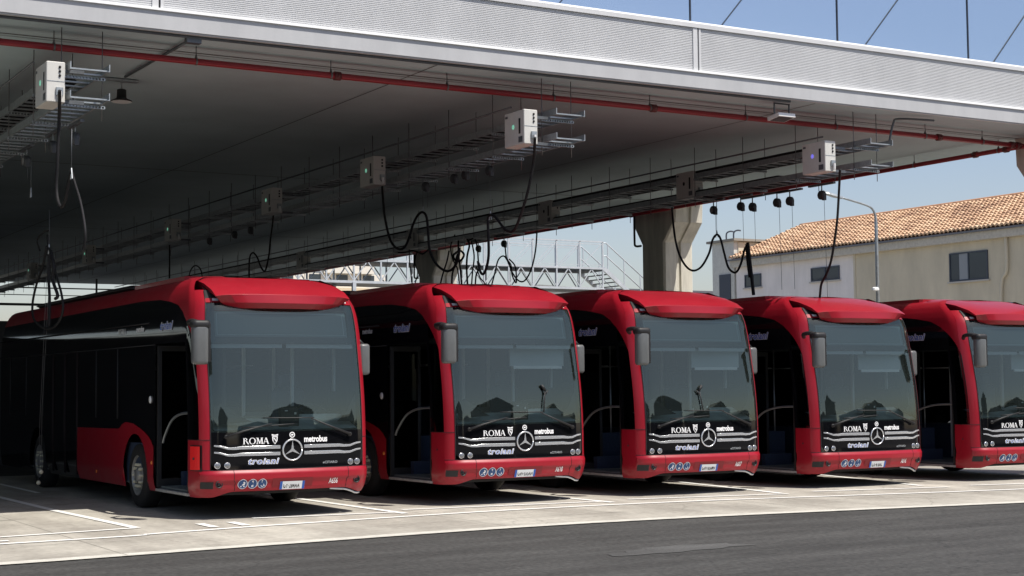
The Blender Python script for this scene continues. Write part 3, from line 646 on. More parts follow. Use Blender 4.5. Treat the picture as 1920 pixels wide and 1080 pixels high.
bus1 = build_bus()
spots = [(8.186, 20.153, .014, .005), (12.026, 20.378, .030, .012), (15.421, 20.311, .002, -.002), (18.841, 20.083, -.046, -.011), (22.30, 19.80, -.05, -.012)]
codes = ['A656', 'A618', 'A607', 'A616', 'A612']; plates = ['GY·284AA', 'GW·555AH', 'GW·656MV', 'GX·478AL', 'GX·512AM']
labels = ['red and black city bus numbered A656, nearest, with a bright red hatch at its corner',
          'red and black city bus numbered A618 with a looped charging cable above its roof',
          'red and black city bus in mid row, in front of the tall concrete column',
          'red and black city bus numbered A616, parked in front of the tile roofed building',
          'red and black city bus at the row end, cut off by the right edge']
buses = []
for i in range(5): buses.append(bus1 if i == 0 else copy_tree(bus1))
for i, b in enumerate(buses):
    x, y, z, a = spots[i]; b.location = (x, y, z); b.rotation_euler = (0, 0, a)
    setp(b, labels[i], 'bus', 'city buses parked in a row under the canopy')
    bump = [c for c in b.children if c.name.startswith('bumper')][0]
    for c in b.children:
        if 'zfix' in c.keys(): c.location.z -= z
    g = MB(); text_front(g, codes[i], .555, .428, .105, .005, bold=.0015, sx=.62); g.build('fleet_number', M['white'], bump)
    g = MB(); g.mat(M['platew']); rect(g, -.18, .375, .18, .485, .012); g.mat(M['plateb']); rect(g, -.18, .375, -.145, .485, .013, 1); rect(g, .145, .375, .18, .485, .013, 1)
    g.mat(M['blackm']); text_front(g, plates[i], -.135, .395, .088, .014, bold=.001, sx=.62); g.build('licence_plate', None, bump)
yw = MB(); yw.box((-45, 38, 0), (22.5, 38.3, 3.35)); yw.box((-45, 37.95, 3.352), (22.5, 38.35, 3.42)); setp(yw.build('blocker_wall', mat('blocker_dark', (.05, .05, .052), .85, noise=.3, nscale=1)), 'added dark low wall, unseen behind the row of buses, darkening reflections and blocking back light', 'wall')  # unseen wall added to darken bus side reflections and block back light
# emergency hatch on the first bus, keyholes on the others
for i, b in enumerate(buses):
    if i: g = MB(); g.mat(M['int_l']); g.box((.0, .42, 2.04), (.98, .44, 2.34)); g.mat(M['lampw']); g.box((.06, .41, 2.0), (.94, .425, 2.045)); g.build('sunblind', None, b)
    if i in (1, 2):
        g = MB(); sg = 1 if i == 1 else -1; c = .36 if i == 1 else -.12; g.tube([front_u_surface(c+sg*u, h, .03) for u, h in ((-.02,1.33),(.0,1.5),(.03,1.68))], .011, 5); g.tube([front_u_surface(c+sg*u, h, .03) for u, h in ((.03,1.6),(.08,1.66))], .012, 5); g.tube([front_u_surface(c+sg*u, h, .03) for u, h in ((.03,1.66),(-.03,1.74))], .022, 6); g.build('windscreen_stalk', M['blackm'], b)
    if i == 0:
        g = MB(); strip(g, [-s_y(y) for y in (.50, .44, .38, .32, .27, .22)], .64, .99, 4, .004); hh = g.build('hatch', M['blackm'], b)
        g = MB(); strip(g, [-s_y(y) for y in (.44, .38, .32, .27, .235)], .655, .975, 4, .03); g.build('hatch_cover', M['hatch'], hh)
        g = MB(); g.lathe([(-.0,.018),(-.012,.016),(-.014,0)], 10, 'x', P(-s_y(.34), .81, .03)); g.build('latch', M['blackm'], hh)
    else:
        g = MB(); g.lathe([(-.0,.014),(-.008,.012),(-.009,0)], 10, 'x', P(-s_y(.42), .80, .003)); g.build('keyhole', M['blackm'], b)

# ------------------------------------------------------------------ canopy
XL, XR, YF, YB, HC = -45, 24.85, 20.1, 70, 6.55
cn = empty('canopy', (XL, YF, HC), 'huge flat canopy with ribbed silver fascia and grey ceiling roofing over the buses', 'canopy')
def loc(o, root=None):                      # parts built in world space under an empty at root
    return o
def part(g, name, m_, root): 
    o = g.build(name, m_, root); o.location = -Vector(root.location); return o
g = MB(); g.box((XL, YF+.12, HC), (XR, YB, HC+.3)); part(g, 'ceiling', M['ceil'], cn)
g = MB(); g.box((XL, YF+.35, 7.2), (XR+.1, YB, 7.5)); part(g, 'roof_deck', M['fascia'], cn)
g = MB()
g.quad((XL,20.98,HC-.004), (XL,21.03,HC-.004), (XR,21.45,HC-.004), (XR,21.40,HC-.004)); g.quad((XL,21.12,HC-.004), (XL,21.14,HC-.004), (XR,21.57,HC-.004), (XR,21.55,HC-.004))
for x in (10.6, -3.5, 3.4, 17.8): g.quad((x,20.3,HC-.005), (x+.025,20.3,HC-.005), (x+.025,YB,HC-.005), (x,YB,HC-.005))
for y in (33, 46, 58): g.quad((XL,y,HC-.006), (XL,y+.05,HC-.006), (XR,y+.05,HC-.006), (XR,y,HC-.006))
part(g, 'ceiling_joints', M['ceild'], cn)
# lower band, ledge, ribbed sheet, cap
XE = 25.3
g = MB(); g.box((XL, YF, 6.55), (XE, YF+.11, 6.795)); g.box((XL, YF+.02, 6.53), (XE, YF+.09, 6.548)); part(g, 'fascia_band', M['fasciab'], cn)
g = MB(); g.box((XL, YF-.03, 6.797), (XE, YF+.1, 6.828)); part(g, 'fascia_ledge', M['fascia2'], cn)
g = MB(); z0, z1 = 6.83, 7.53; nrib = 26; prof = []
for k in range(nrib):
    a = z0+(z1-z0)*k/nrib; h = (z1-z0)/nrib; prof += [(YF+.030, a), (YF+.022, a+h*.25), (YF+.022, a+h*.7), (YF+.030, a+h*.85)]
prof.append((YF+.032, z1)); seams = [XL, -30, -14.8, .2, 6.28, 15.2, 24.2, XE]
for a, b in zip(seams, seams[1:]):
    g.rings([[(a+.03, y, z) for y, z in prof], [(b-.03, y, z) for y, z in prof]], close=False, smooth=False)
part(g, 'ribbed_sheet', M['fascia'], cn)
g = MB()
for s_ in seams[1:-1]:
    for a_, b_ in ((-.10, -.015), (.015, .05)): g = MB(); g.box((s_+a_, YF+.005, z0), (s_+b_, YF+.04, z1)); part(g, 'joint_cover', M['fascia'], cn)
g = MB(); 
for s_ in seams[1:-1]: g.box((s_-.014, YF+.045, z0), (s_+.014, YF+.06, z1))
g.box((XL, YF+.06, z0), (XE, YF+.1, z1)); part(g, 'joint_gap', M['ceild'], cn)
g = MB(); g.rings([[(x, YF-.01, 7.532), (x, YF-.01, 7.60), (x, YF+.04, 7.64), (x, YF+.5, 7.66), (x, YF+.5, 7.532)] for x in (XL, XE)], smooth=False, cap=True); part(g, 'fascia_cap', M['fascia'], cn)
g = MB(); g.box((XL, YF+.112, 6.50), (17.2, YF+.15, 6.548)); part(g, 'edge_trim', M['galvd'], cn)
# glazed upper storey on the canopy
def glaze_mat():
    M_ = bpy.data.materials.new('blue_glazing'); M_.use_nodes = True; nt = M_.node_tree; b = nt.nodes['Principled BSDF']
    b.inputs['Base Color'].default_value = (.44, .54, .65, 1); b.inputs['Metallic'].default_value = .9; b.inputs['Roughness'].default_value = .06
    n = nt.nodes.new('ShaderNodeTexNoise'); n.inputs['Scale'].default_value = .35; n.inputs['Detail'].default_value = 1
    tc = nt.nodes.new('ShaderNodeTexCoord'); nt.links.new(tc.outputs['Object'], n.inputs[0])
    bu = nt.nodes.new('ShaderNodeBump'); bu.inputs['Strength'].default_value = .06; bu.inputs['Distance'].default_value = .3
    nt.links.new(n.outputs[0], bu.inputs['Height']); nt.links.new(bu.outputs[0], b.inputs['Normal']); return M_
gw = empty('glass_wall', (5, 20.6, 7.66), 'tall blue mirror glass wall with thin dark vertical and slanting joints, standing on the canopy', 'glass wall')
vx = [5.8+3.205*k for k in range(0, 8)]
g = MB(); g.box((5.8, 20.6, 7.66), (28.2, 20.66, 11.6)); part(g, 'glass_panel', glaze_mat(), gw)
g = MB(); 
for x in vx: g.box((x-.012, 20.585, 7.66), (x+.012, 20.598, 11.6)); g.bar((x+.55, 20.59, 7.66), (x+.55+3.5, 20.59, 11.6), .02, .012)
part(g, 'glass_joint', mat('dark_sealant', (.02, .03, .05), .5), gw)

# columns
def column(y, label):
    o = empty('concrete_column', (24.45, y, 0), label, 'column', 'concrete columns along the canopy edge'); g = MB()
    def ringz(z, y0, y1, x0=-.45, x1=.5): 
        c = .05; return [(x0+c,y0,z),(x0+.38,y0,z),(x0+.41,y0+.06,z),(x0+.52,y0+.06,z),(x0+.55,y0,z),(x1-c,y0,z),(x1,y0+c,z),(x1,y1-c,z),(x1-c,y1,z),(x0+c,y1,z),(x0,y1-c,z),(x0,y0+c,z)]
    g.rings([ringz(0,-.52,.50), ringz(5.52,-.52,.50), ringz(6.02,-.98,.86), ringz(6.545,-1.02,.88)], cap=True, smooth=False)
    g.build('shaft', M['conc'], o)
    if y > 25: g = MB(); g.tube(smooth_pts([(-.47,.80,6.45),(-.47,.80,5.70),(-.47,.76,5.52),(-.47,.5,5.50)], 3), .03, 8); g.build('drain_pipe', M['blackm'], o)
    return o
column(33.9, 'tall concrete column with flared head standing behind the third bus')
column(47.2, 'concrete column with flared head half hidden by hanging cables, in front of the steel footbridge')
column(20.66, 'flared concrete column head just inside the right edge, beside the red pipe joint')

# red pipes
def pipe_thing(name, label, pts, coup, hang):
    o = empty(name, pts[0], label, 'pipe', 'red fire pipes under the canopy')
    L = Vector(pts[0])
    g = MB(); g.tube([Vector(p)-L for p in pts], .046, 10); g.build('pipe', M['pipe'], o)
    a, b = Vector(pts[0]), Vector(pts[-1]); d = (b-a).normalized()
    for t in coup: c = a+d*t-L; g = MB(); g.tube([c-d*.05, c+d*.05], .066, 10); g.tube([c+Vector((0,0,.0)), c+Vector((0,-.09,0))], .02, 6); g.build('coupling', M['coup'], o)
    for t in hang:
        c = a+d*t-L; g = MB(); g.tube([c+Vector((0,0,.05)), c+Vector((0,0,HC-a.z))], .007, 5); g.tube([c+d*-.012, c+d*.012], .053, 10); g.lathe([(.05,.022),(.11,.006)], 8, 'z', c, cap=True); g.build('hanger', M['rod'], o)
a0 = Vector((-12, 20.7, 6.33)); e0 = Vector((23.7, 21.05, 6.33)); dd = (e0-a0).length
pipe_thing('sprinkler_pipe', 'long red fire pipe running along the front edge of the ceiling', [a0, e0], [9.2+12, 14.9+12, 21.45+12, dd-.12, dd-.3], [12+v for v in (-3, -.9, 1.1, 3.1, 5.08, 7.05, 9.1, 11.03, 12.95, 14.83, 16.85, 18.9, 21.1, 22.6)])
pipe_thing('sprinkler_pipe', 'dark red fire pipe running away along the right edge of the ceiling', [(23.75, 21.0, 6.33), (23.75, 66, 6.33)], [.5, 1.3, 13.5, 26], [.7, 3, 5.4, 8, 11, 14.5, 18.5, 23, 28])
# cable trays
def tray(x0, label, yend=66, full=False):
    y0 = 20.55; o = empty('cable_tray', (x0, y0, 5.5), label, 'cable tray', 'twin cable ladders hung from the ceiling'); W = .52
    for z in (.045, .425):
        for x in (.0, W-.012):
            g = MB(); g.box((x, -.35, z), (x+.012, yend-y0, z+.10)); g.box((x+(.012 if x == 0 else -.02), -.35, z), (x+(.032 if x == 0 else 0), yend-y0, z+.008)); g.build('side_rail', M['galv'], o)
        g = MB(); y = -.3
        while y < yend-y0: g.box((.012, y, z+.01), (W-.012, y+.035, z+.03)); y += .30
        g.build('ladder_rungs', M['galv'], o)
    ks = 0; y = .05
    while y < yend-y0:
        for z in (.0, .38):
            g = MB()
            if y < 8:      # perforated channel close to the lens
                n = 13
                g.box((-.02, y, z+.034), (W+.04, y+.04, z+.042)); g.box((-.02, y, z), (W+.04, y+.04, z+.006))
                for k in range(n+1): x = -.02+(W+.06)*k/n; g.box((x-.009, y+.001, z+.006), (x+.009, y+.039, z+.034))
            else: g.box((-.02, y, z), (W+.04, y+.04, z+.042))
            g.build('support_channel', M['galv'], o)
        for x in (.0-.01, W+.01):
            g = MB(); g.tube([(x, y+.02, -.16), (x, y+.02, HC-5.5)], .007, 5); g.build('hanger_rod', M['rod'], o)
        y += 1.55
    g = MB(); g.rbox((W*.5-.15, .9, .47), (W*.5+.15, yend-y0, .55), .02); g.build('cable_bundle', M['rubber'], o)
    if full:
        g = MB(); g.rbox((.03, 1.2, .455), (W-.03, yend-y0, .585), .02); g.build('cable_bundle', M['rubber'], o)
        g = MB(); g.rbox((.03, 2.2, .075), (W-.03, yend-y0, .185), .02); g.build('cable_bundle', M['rubber'], o)
    g = MB(); g.tube([(-.25, .6, .66), (-.25, yend-y0, .66)], .016, 6); g.build('conduit', M['galvd'], o)
    return o
tray(5.13, 'double cable ladder hanging at the left, above the nearest bus')
tray(12.54, 'double cable ladder hanging in the middle of the ceiling')
tray(18.97, 'double cable ladder at the right, carrying a row of hanging reels', full=True)
# charger boxes
def charger(loc_, label, ledm=M['led'], cable=True):
    o = empty('charger_box', loc_, label, 'charger box', 'pale charging boxes on the cable ladders'); o.scale = (1, 1, 1.13)
    g = MB(); g.rbox((0, 0, 0), (.24, .60, .47), .008); g.build('casing', M['box'], o)
    g = MB(); g.box((-.004, .11, .15), (.001, .16, .36)); g.build('display', M['blackm'], o)
    g = MB(); g.lathe([(.002,.034),(-.008,.032),(-.010,0)], 16, 'x', (0, .33, .26)); g.build('status_light', ledm, o)
    g = MB(); g.box((-.003, .05, .03), (.001, .17, .11)); g.box((-.003, .5, .4), (.001, .57, .43)); g.build('label_plate', M['galvd'], o)
    for z in (.31, .36, .41): 
        g = MB(); g.lathe([(0,.017),(-.012,.016),(-.014,0)], 12, 'y', (.17, 0, z)); g.build('socket', M['blackm'], o)
    g = MB(); g.box((.008, -.004, .24), (.23, .001, .246)); g.box((.12, -.03, .08), (.21, .001, .17)); g.build('outlet_plate', M['galv'], o)
    g = MB(); g.lathe([(.12,.026),(.06,.024),(.02,.02)], 12, 'z', (.165, -.04, -.0)); g.build('cable_gland', M['lampw'], o)
    g = MB(); g.box((.24, .05, .36), (.50, .09, .40)); g.box((.24, .05, .0), (.50, .09, .04)); g.build('mounting_bracket', M['galvd'], o)
    return o
charger((4.85, 20.3, 5.49), 'pale charger box at upper left, largest, green light on its side')
bx = [(12.0, 20.35), (12.0, 25.75), (12.0, 30.8), (12.0, 37.5), (12.0, 45.3), (12.0, 52.3)]
bl = ['pale charger box under the red pipe in the middle of the ceiling, green light', 'pale charger box above the second bus, second along the middle ladder',
      'grey looking charger box above the nearest bus, third along the middle ladder', 'dim charger box deep in the shade, fourth along the middle ladder',
      'very dim charger box with a green glint, fifth along the middle ladder', 'farthest dim charger box at the left end of the middle ladder']
for (x, y), l in zip(bx, bl): charger((x+.05, y, 5.46), l)
charger((18.12, 20.42, 5.42), 'pale charger box with a blue light beside the right end of the ceiling', M['ledb'])
for y, l in ((25.8, 'dark charger box seen against the ceiling above the concrete column'), (31.3, 'dark charger box between the two ladders left of the concrete column'), (38.3, 'dark charger box above the hanging cables of the second bus'), (46.2, 'dark charger box low on the right ladder above the nearest bus')):
    charger((18.95, y-.5, 5.56), l, M['blackm'])
# reels (balancers) with a cord
def reel(p, label, drop=0, side='reelg', ball=False):
    o = empty('cable_reel', p, label, 'reel', 'spring reels hanging below the cable ladders')
    g = MB(); g.lathe([(-.05,.02),(-.05,.07),(-.035,.085),(.035,.085),(.05,.07),(.05,.02)], 18, 'x', cap=True); g.box((-.03, -.09, -.1), (.03, -.03, -.0)); g.build('casing', M['reel'], o)
    g = MB(); g.lathe([(-.056,.055),(-.060,.02),(-.064,0)], 14, 'x'); g.build('cover_disc', M[side], o)
    g = MB(); g.tube([(0, 0, .07), (0, 0, .19)], .012, 6); g.tube([(0, .012*math.cos(t), .10+.03*math.sin(t)) for t in lin(0, 6.28, 10)], .006, 5); g.build('hook', M['galv'], o)
    g = MB(); g.box((-.03, -.35, .18), (.03, .35, .215)); g.build('mount_bar', M['galvd'], o)
    if drop: g = MB(); g.tube([(0, -.06, -.09), (0, -.06-.02*drop, -.09-drop)], .004, 5); g.build('cord', M['galvd'], o)
    return o
for (px, py, X_, dr), l in zip([(1338,394,19.5,.35),(1389,387,19.5,.6),(1411,388,19.5,.6),(1457,380,19.5,1.6),(1481,377,19.5,1.6),(1541,366,19.5,1.9),(852,335,12.9,0),(873,328,12.9,0),(918,320,12.9,0),(798,350,12.9,.3),(470,432,12.9,0),(440,440,12.9,0),(393,452,12.9,0),(50,302,5.5,.2),(99,275,5.5,0),(141,260,5.5,0)],
    ['grey faced spring reel right beside the concrete column', 'dark spring reel, left one of the pair above the thick hanging plugs', 'dark spring reel, right one of the pair above the thick hanging plugs',
     'dark spring reel, left one of the pair over the left end of the tile roof', 'dark spring reel, right one of the pair over the left end of the tile roof', 'dark spring reel next to the street lamp head',
     'spring reel in the ceiling shade, leftmost of three below the middle charger box', 'spring reel in the ceiling shade, middle of three below the middle charger box', 'spring reel hanging just left of the long middle charging cable',
     'small spring reel above the tall cable arch', 'faint spring reel in the deep shade, rightmost of three', 'faint spring reel in the deep shade, middle of three', 'faint spring reel in the deep shade, leftmost of three',
     'round grey faced spring reel at the left edge under the ladder', 'dim spring reel beside the left charging cable', 'dim spring reel hanging from the left ladder nearest its front']):
    p = at(px, py, 0, X_); reel(p, l, dr, 'reelg' if px in (1338, 50) else 'reel')
for px, py, X_, l in [(1401,470,19.4,None)]: pass
# lamps under the ceiling
def flood(p, label):
    o = empty('flood_lamp', p, label, 'lamp', 'flat flood lamps under the fascia')
    g = MB(); g.box((-.17, .0, -.01), (-.15, .02, .20)); g.box((.15, .0, -.01), (.17, .02, .20)); g.box((-.17, .0, .18), (.17, .02, .20)); g.build('bracket', M['galvd'], o)
    g = MB(); rr = Matrix.Rotation(R(-8), 3, 'X'); g.box((-.19, -.14, -.07), (.17, .16, -.01), rr, (0, 0, -.04)); g.build('lamp_housing', M['lampw'], o)
    g = MB(); g.box((-.16, -.11, -.078), (.14, .13, -.071), rr, (0, 0, -.04)); g.build('lamp_glass', M['galvd'], o)
flood((17.15, 20.38, 6.31), 'flat white flood lamp on a bracket below the silver fascia')
flood((3.95, 20.38, 6.35), 'flat white flood lamp cut off at the top left corner')
o = empty('bell_lamp', (6.78, 23.6, 6.3), 'black bell shaped lamp beside the front end of the left ladder', 'lamp')
g = MB(); g.lathe([(.08,.05),(.07,.07),(-.04,.075),(-.06,.08),(-.10,.16),(-.115,.16)], 18, 'z', cap=True); g.build('lamp_body', M['blackm'], o)
g = MB(); g.lathe([(-.116,.16),(-.118,.0)], 18, 'z'); g.build('lamp_glass', M['lampw'], o)
g = MB(); g.tube([(0, 0, .08), (0, 0, .2)], .01, 6); g.box((-.35, -.04, .2), (.25, .04, .235)); g.build('mount_bar', M['galv'], o)
g = MB(); g.tube([(6.78, 20.28, 6.50), (6.72, 23.2, 6.50)], .022, 8); g.box((6.70, 20.22, 6.44), (6.90, 20.34, 6.54)); setp(g.build('ceiling_conduit', M['galvd']), 'slanting grey conduit on the ceiling at upper left, running back from the fascia', 'conduit')
g = MB(); g.tube(smooth_pts([(20.6, 20.3, 6.47), (19.95, 20.5, 6.48), (19.85, 20.55, 6.4), (19.78, 20.6, 6.05), (19.7, 20.6, 5.98), (19.5, 20.7, 5.95)], 4), .02, 8); setp(g.build('cable_conduit', M['galvd']), 'bent grey conduit dropping from the fascia to the right ladder end', 'conduit')

# ------------------------------------------------------------------ hanging cables
def cable(name, pts, r, label, group='black charging cables hanging over the buses', k=6, extra=None):
    w = [at(px, py, 0 if ax == 'X' else 1, v) for px, py, ax, v in pts]
    L = w[0]; g = MB(); g.tube([p-L for p in smooth_pts(w, k)], r*.82, 8); o = g.build(name, M['rubber']); o.location = L
    setp(o, label, 'cable', group); return o
def PX(l, v, ax='X'): return [(a, b, ax, v) for a, b in l]
cable('charging_cable', [(112,170,'X',4.96)]+PX([(111,220),(108,300),(106,350),(109,378),(116,388),(123,372),(129,340),(134,320)],5.05), .026, 'black cable dropping from the left charger box into a narrow loop')
cable('charging_cable', PX([(134,320),(141,345),(150,375),(157,410),(160,440),(157,468)],5.2), .022, 'black cable sagging down right of the narrow loop at left')
cable('charging_cable', PX([(88,462),(80,500),(68,535),(61,570),(63,597),(78,613),(95,616),(110,604),(118,580),(115,550),(105,515),(96,480),(92,465)],5.6), .022, 'big black teardrop loop of cable in front of the nearest bus side')
cable('charging_cable', PX([(90,440),(92,480),(91,520),(93,560),(92,612)],5.65), .026, 'thick black cable hanging straight inside the teardrop loop')
cable('charging_cable', PX([(95,470),(101,500),(99,525),(108,553),(104,560)],5.5), .03, 'short kinked black cable beside the teardrop loop')
cable('charging_cable', PX([(75,470),(70,450),(82,435),(92,432)],5.6), .016, 'thin black cable arc above the teardrop loop')
cable('charging_cable', [(1003,258,'X',12.17)]+PX([(1001,300),(994,340),(984,380),(970,420),(960,434),(947,430),(936,416),(928,406),(919,403),(915,414)],12.3)+PX([(916,450),(916,480),(912,502),(906,514),(900,508),(896,490)],12.3), .027, 'long black cable from the middle charger box ending in a tight loop')
cable('charging_cable', [(716,337,'X',12.2)]+PX([(718,370),(722,410),(732,450),(745,466),(758,464),(767,446),(775,420),(784,403),(793,398),(800,408),(803,440),(806,470),(818,495),(836,508),(850,503),(859,485),(862,465)],12.5), .028, 'long black cable from the second box of the middle ladder rising into a tall arch')
cable('charging_cable', [(514,392,'X',12.2)]+PX([(511,420),(507,450),(504,480),(497,508),(489,500),(482,482),(474,474),(468,485),(467,524)],12.6), .024, 'black cable with a small arch above the roof of the nearest bus')
cable('charging_cable', PX([(380,420+30),(318,455)],12.6)[1:]+PX([(318,480),(318,522)],12.6), .024, 'short straight black cable behind the nearest bus roof')
cable('charging_cable', PX([(353,528),(357,508),(366,498),(376,505),(380,525)],12.8), .02, 'tiny black cable arch on the skyline of the nearest bus roof')
cable('charging_cable', [(1260,390,'X',18.9)]+PX([(1263,425),(1269,462),(1281,492),(1297,507),(1314,501),(1329,476),(1336,450),(1344,440),(1351,448),(1358,475),(1366,502),(1379,511),(1389,495),(1396,468),(1403,457)],19.2), .027, 'black cable swinging in two sagging loops in front of the concrete column')
cable('charging_cable', [(1575,318,'X',18.3)]+PX([(1573,360),(1570,410),(1565,450),(1558,490),(1549,515),(1540,533),(1537,562)],18.6), .026, 'long black cable falling from the right charger box to the fourth bus')
cable('charging_plug', PX([(1402,455),(1406,490),(1410,525),(1413,553)],19.3), .04, 'thick black cable hanging straight down, right one of the two plugs', 'thick hanging plug leads')
cable('charging_plug', PX([(1400,458),(1402,490),(1406,520)],19.35), .035, 'thick black cable hanging straight down, left one of the two plugs', 'thick hanging plug leads')
cable('charging_cable', PX([(1007,432),(1004,470),(996,505),(984,526),(972,526),(960,510),(952,490),(944,480),(934,488),(927,515),(921,538)],19.2), .023, 'thin black cable loop in front of the steel footbridge')
cable('charging_cable', PX([(868,445),(860,450),(860,475),(863,505),(866,538)],19.0), .03, 'thick dark cable left of the pale tag, dropping to the second bus')
cable('charging_cable', PX([(876,448),(880,460),(876,480),(875,505),(877,538)],19.1), .032, 'thick dark cable right of the pale tag, dropping to the second bus')
cable('charging_cable', PX([(842,470),(838,490),(830,515),(826,532)],19.0), .026, 'slanting dark cable in front of the far concrete column')
cable('charging_cable', PX([(858,476),(852,500),(848,515),(847,538)],19.0), .03, 'dark cable just right of the far concrete column')
cable('charging_cable', PX([(880,450),(890,448),(895,465),(897,490),(900,500),(893,515),(891,538)],19.1), .026, 'dark cable passing behind the black ball shaped reel')
cable('charging_cable', PX([(893,500),(900,520),(908,530),(915,545)],19.1), .02, 'short dark cable slanting right above the second bus')
cable('charging_cable', PX([(767,455),(768,490),(773,535)],19.0), .022, 'dark cable left of the far concrete column')
cable('charging_cable', PX([(884,452),(889,480),(886,510),(884,538)],19.0), .024, 'dark cable falling just right of the pale tag to the second bus')
cable('charging_cable', PX([(853,440),(845,462),(849,486),(858,505),(862,538)],19.1), .022, 'thin dark cable wandering down through the tangle right of the far column')
cable('charging_cable', PX([(947,462),(950,484),(958,497),(960,515),(968,530),(966,500),(955,486)],19.3), .022, 'small slack cable loop hanging from the black ball like reel')
cable('charging_cable', PX([(735,468),(752,474),(775,470),(792,476),(803,468)],19.1), .03, 'thick cable lying along the right ladder left of the far column')
cable('charging_cable', PX([(782,470),(778,492),(783,510),(779,530)],19.0), .018, 'thin cable beside the left edge of the far concrete column')
cable('charging_cable', PX([(850,478),(862,470),(870,478),(862,490),(852,486),(850,478)],19.0), .035, 'tangled knot of black cable right of the far column', k=5)
reel(at(945,457,0,19.4), 'black ball like spring reel in front of the steel footbridge', .3, 'reel'); reel(at(897,466,0,19.4), 'black ball like spring reel left of the other, over the cable tangle', .1, 'reel')
g = MB(); L = at(871,451,0,18.95); g.box((-.01,-.09,-.06), (.01,.09,.06), Matrix.Rotation(R(45), 3, 'X')); o = g.build('paper_tag', M['lampw']); o.location = L; setp(o, 'pale paper tag on the dark cables right of the far column', 'tag')
def strap(px, py, X_, label):
    L = at(px, py, 0, X_); o = empty('cable_clip', L, label, 'clip', 'metal clips carrying the cable loops')
    g = MB(); g.bar((0,0,.0), (0,.04,-.14), .012); g.bar((0,0,.0), (0,-.04,-.14), .012); g.build('clip_arms', M['galv'], o)
    g = MB(); g.tube([(0,0,0), (0,0,.5)], .004, 5); g.build('cord', M['galvd'], o)
for a in ((134,315,5.05,'metal clip at the top of the narrow loop at left'), (58,352,5.3,'metal clip near the left edge in the shade'), (793,388,12.5,'metal clip on top of the tall cable arch'), (919,396,12.3,'metal clip on the arch of the middle cable'), (1344,432,19.2,'metal clip between the two sagging loops'), (92,458,5.6,'metal clip on the left cable tangle')): strap(*a)
for (pts, l) in (([(95,470),(86,640),(79,760),(77,885)], 'thin chain with a pale ball hanging in front of the nearest bus, right one'), ([(90,470),(82,640),(75,780),(72,905)], 'thin chain with a pale ball hanging in front of the nearest bus, left one')):
    w = [at(a, b, 0, 5.9) for a, b in pts]; L = w[0]; o = empty('pull_chain', L, l, 'chain', 'pull chains with pale balls')
    g = MB(); g.tube([p-L for p in w], .003, 5); g.build('chain', M['rod'], o); g = MB(); c = w[-1]-L; g.lathe([(.035*math.cos(t), .035*math.sin(t)) for t in lin(0, 3.14, 8)], 12, 'z', c); g.build('ball', M['nut'], o)

# ------------------------------------------------------------------ steel footbridge
fb = empty('footbridge', (25, 63, 0), 'galvanised steel truss footbridge with stairs at its right end, behind the cables', 'footbridge')
bridge_m = mat('bright_galvanised', (.54, .57, .59), .45, metal=.3, noise=.1, nscale=3)
def fpart(g, name, m_=bridge_m): o = g.build(name, m_, fb); o.location = -Vector(fb.location)
zb, zm, zt = 6.45, 7.43, 8.72; x0, x1 = 21.5, 41.65; dx = 1.315; W = .09
for y, nm in ((63.0, 'near'), (65.2, 'far')):
    g = MB(); g.bar((x0, y, zb), (x1, y, zb), W, .11); g.bar((x0, y, zm), (x1, y, zm), W, .09); g.bar((x0, y, zt), (x1, y, zt), .07); g.bar((x0, y, zt-.12), (x1, y, zt-.12), .03); g.bar((x0, y, zm+.05), (x1, y, zm+.16), .02); fpart(g, 'chord')
    g = MB(); k = 0; x = x1
    while x > x0:
        g.bar((x, y, zb), (x, y, zt), .07)
        g.bar((x, y, zb+.05), (x-dx/2, y, zm-.04), .045); g.bar((x-dx/2, y, zm-.04), (x-dx, y, zb+.05), .045)
        g.bar((x, y, zt-.06), (x-dx, y, zm+.04), .035); x -= dx
    fpart(g, 'lattice')
g = MB(); g.box((x0, 63.06, zm-.09), (x1, 65.14, zm-.05)); g.box((x0, 63.06, zb-.02), (x1, 65.14, zb+.02)); fpart(g, 'deck', M['galvd'])
g = MB()
for x in (x1, x1-5*dx, x1-10*dx, x1-15*dx): g.bar((x, 63.0, 0), (x, 63.0, zb), .16); g.bar((x, 65.2, 0), (x, 65.2, zb), .16)
fpart(g, 'leg')
st = []
g = MB()
for y in (63.0, 65.2): g.bar((x1+.05, y, zm), (x1+4.4, y, zm-3.3), .10, .2)
fpart(g, 'stair_stringer')
g = MB()
for k in range(18): g.box((x1+.1+k*.235, 63.05, zm-.08-k*.18), (x1+.36+k*.235, 65.15, zm-.05-k*.18))
fpart(g, 'stair_treads', M['galvd'])
g = MB()
for y in (63.0, 65.2):
    for h in (.62, 1.25): g.tube([(x1, y, zm+h), (x1+.2, y, zm+h), (x1+4.4, y, zm+h-3.15)], .03, 6)
    for k in range(5): g.bar((x1+.3+k*.95, y, zm-.1-k*.72), (x1+.3+k*.95, y, zm+1.2-k*.715), .04)
fpart(g, 'handrail')
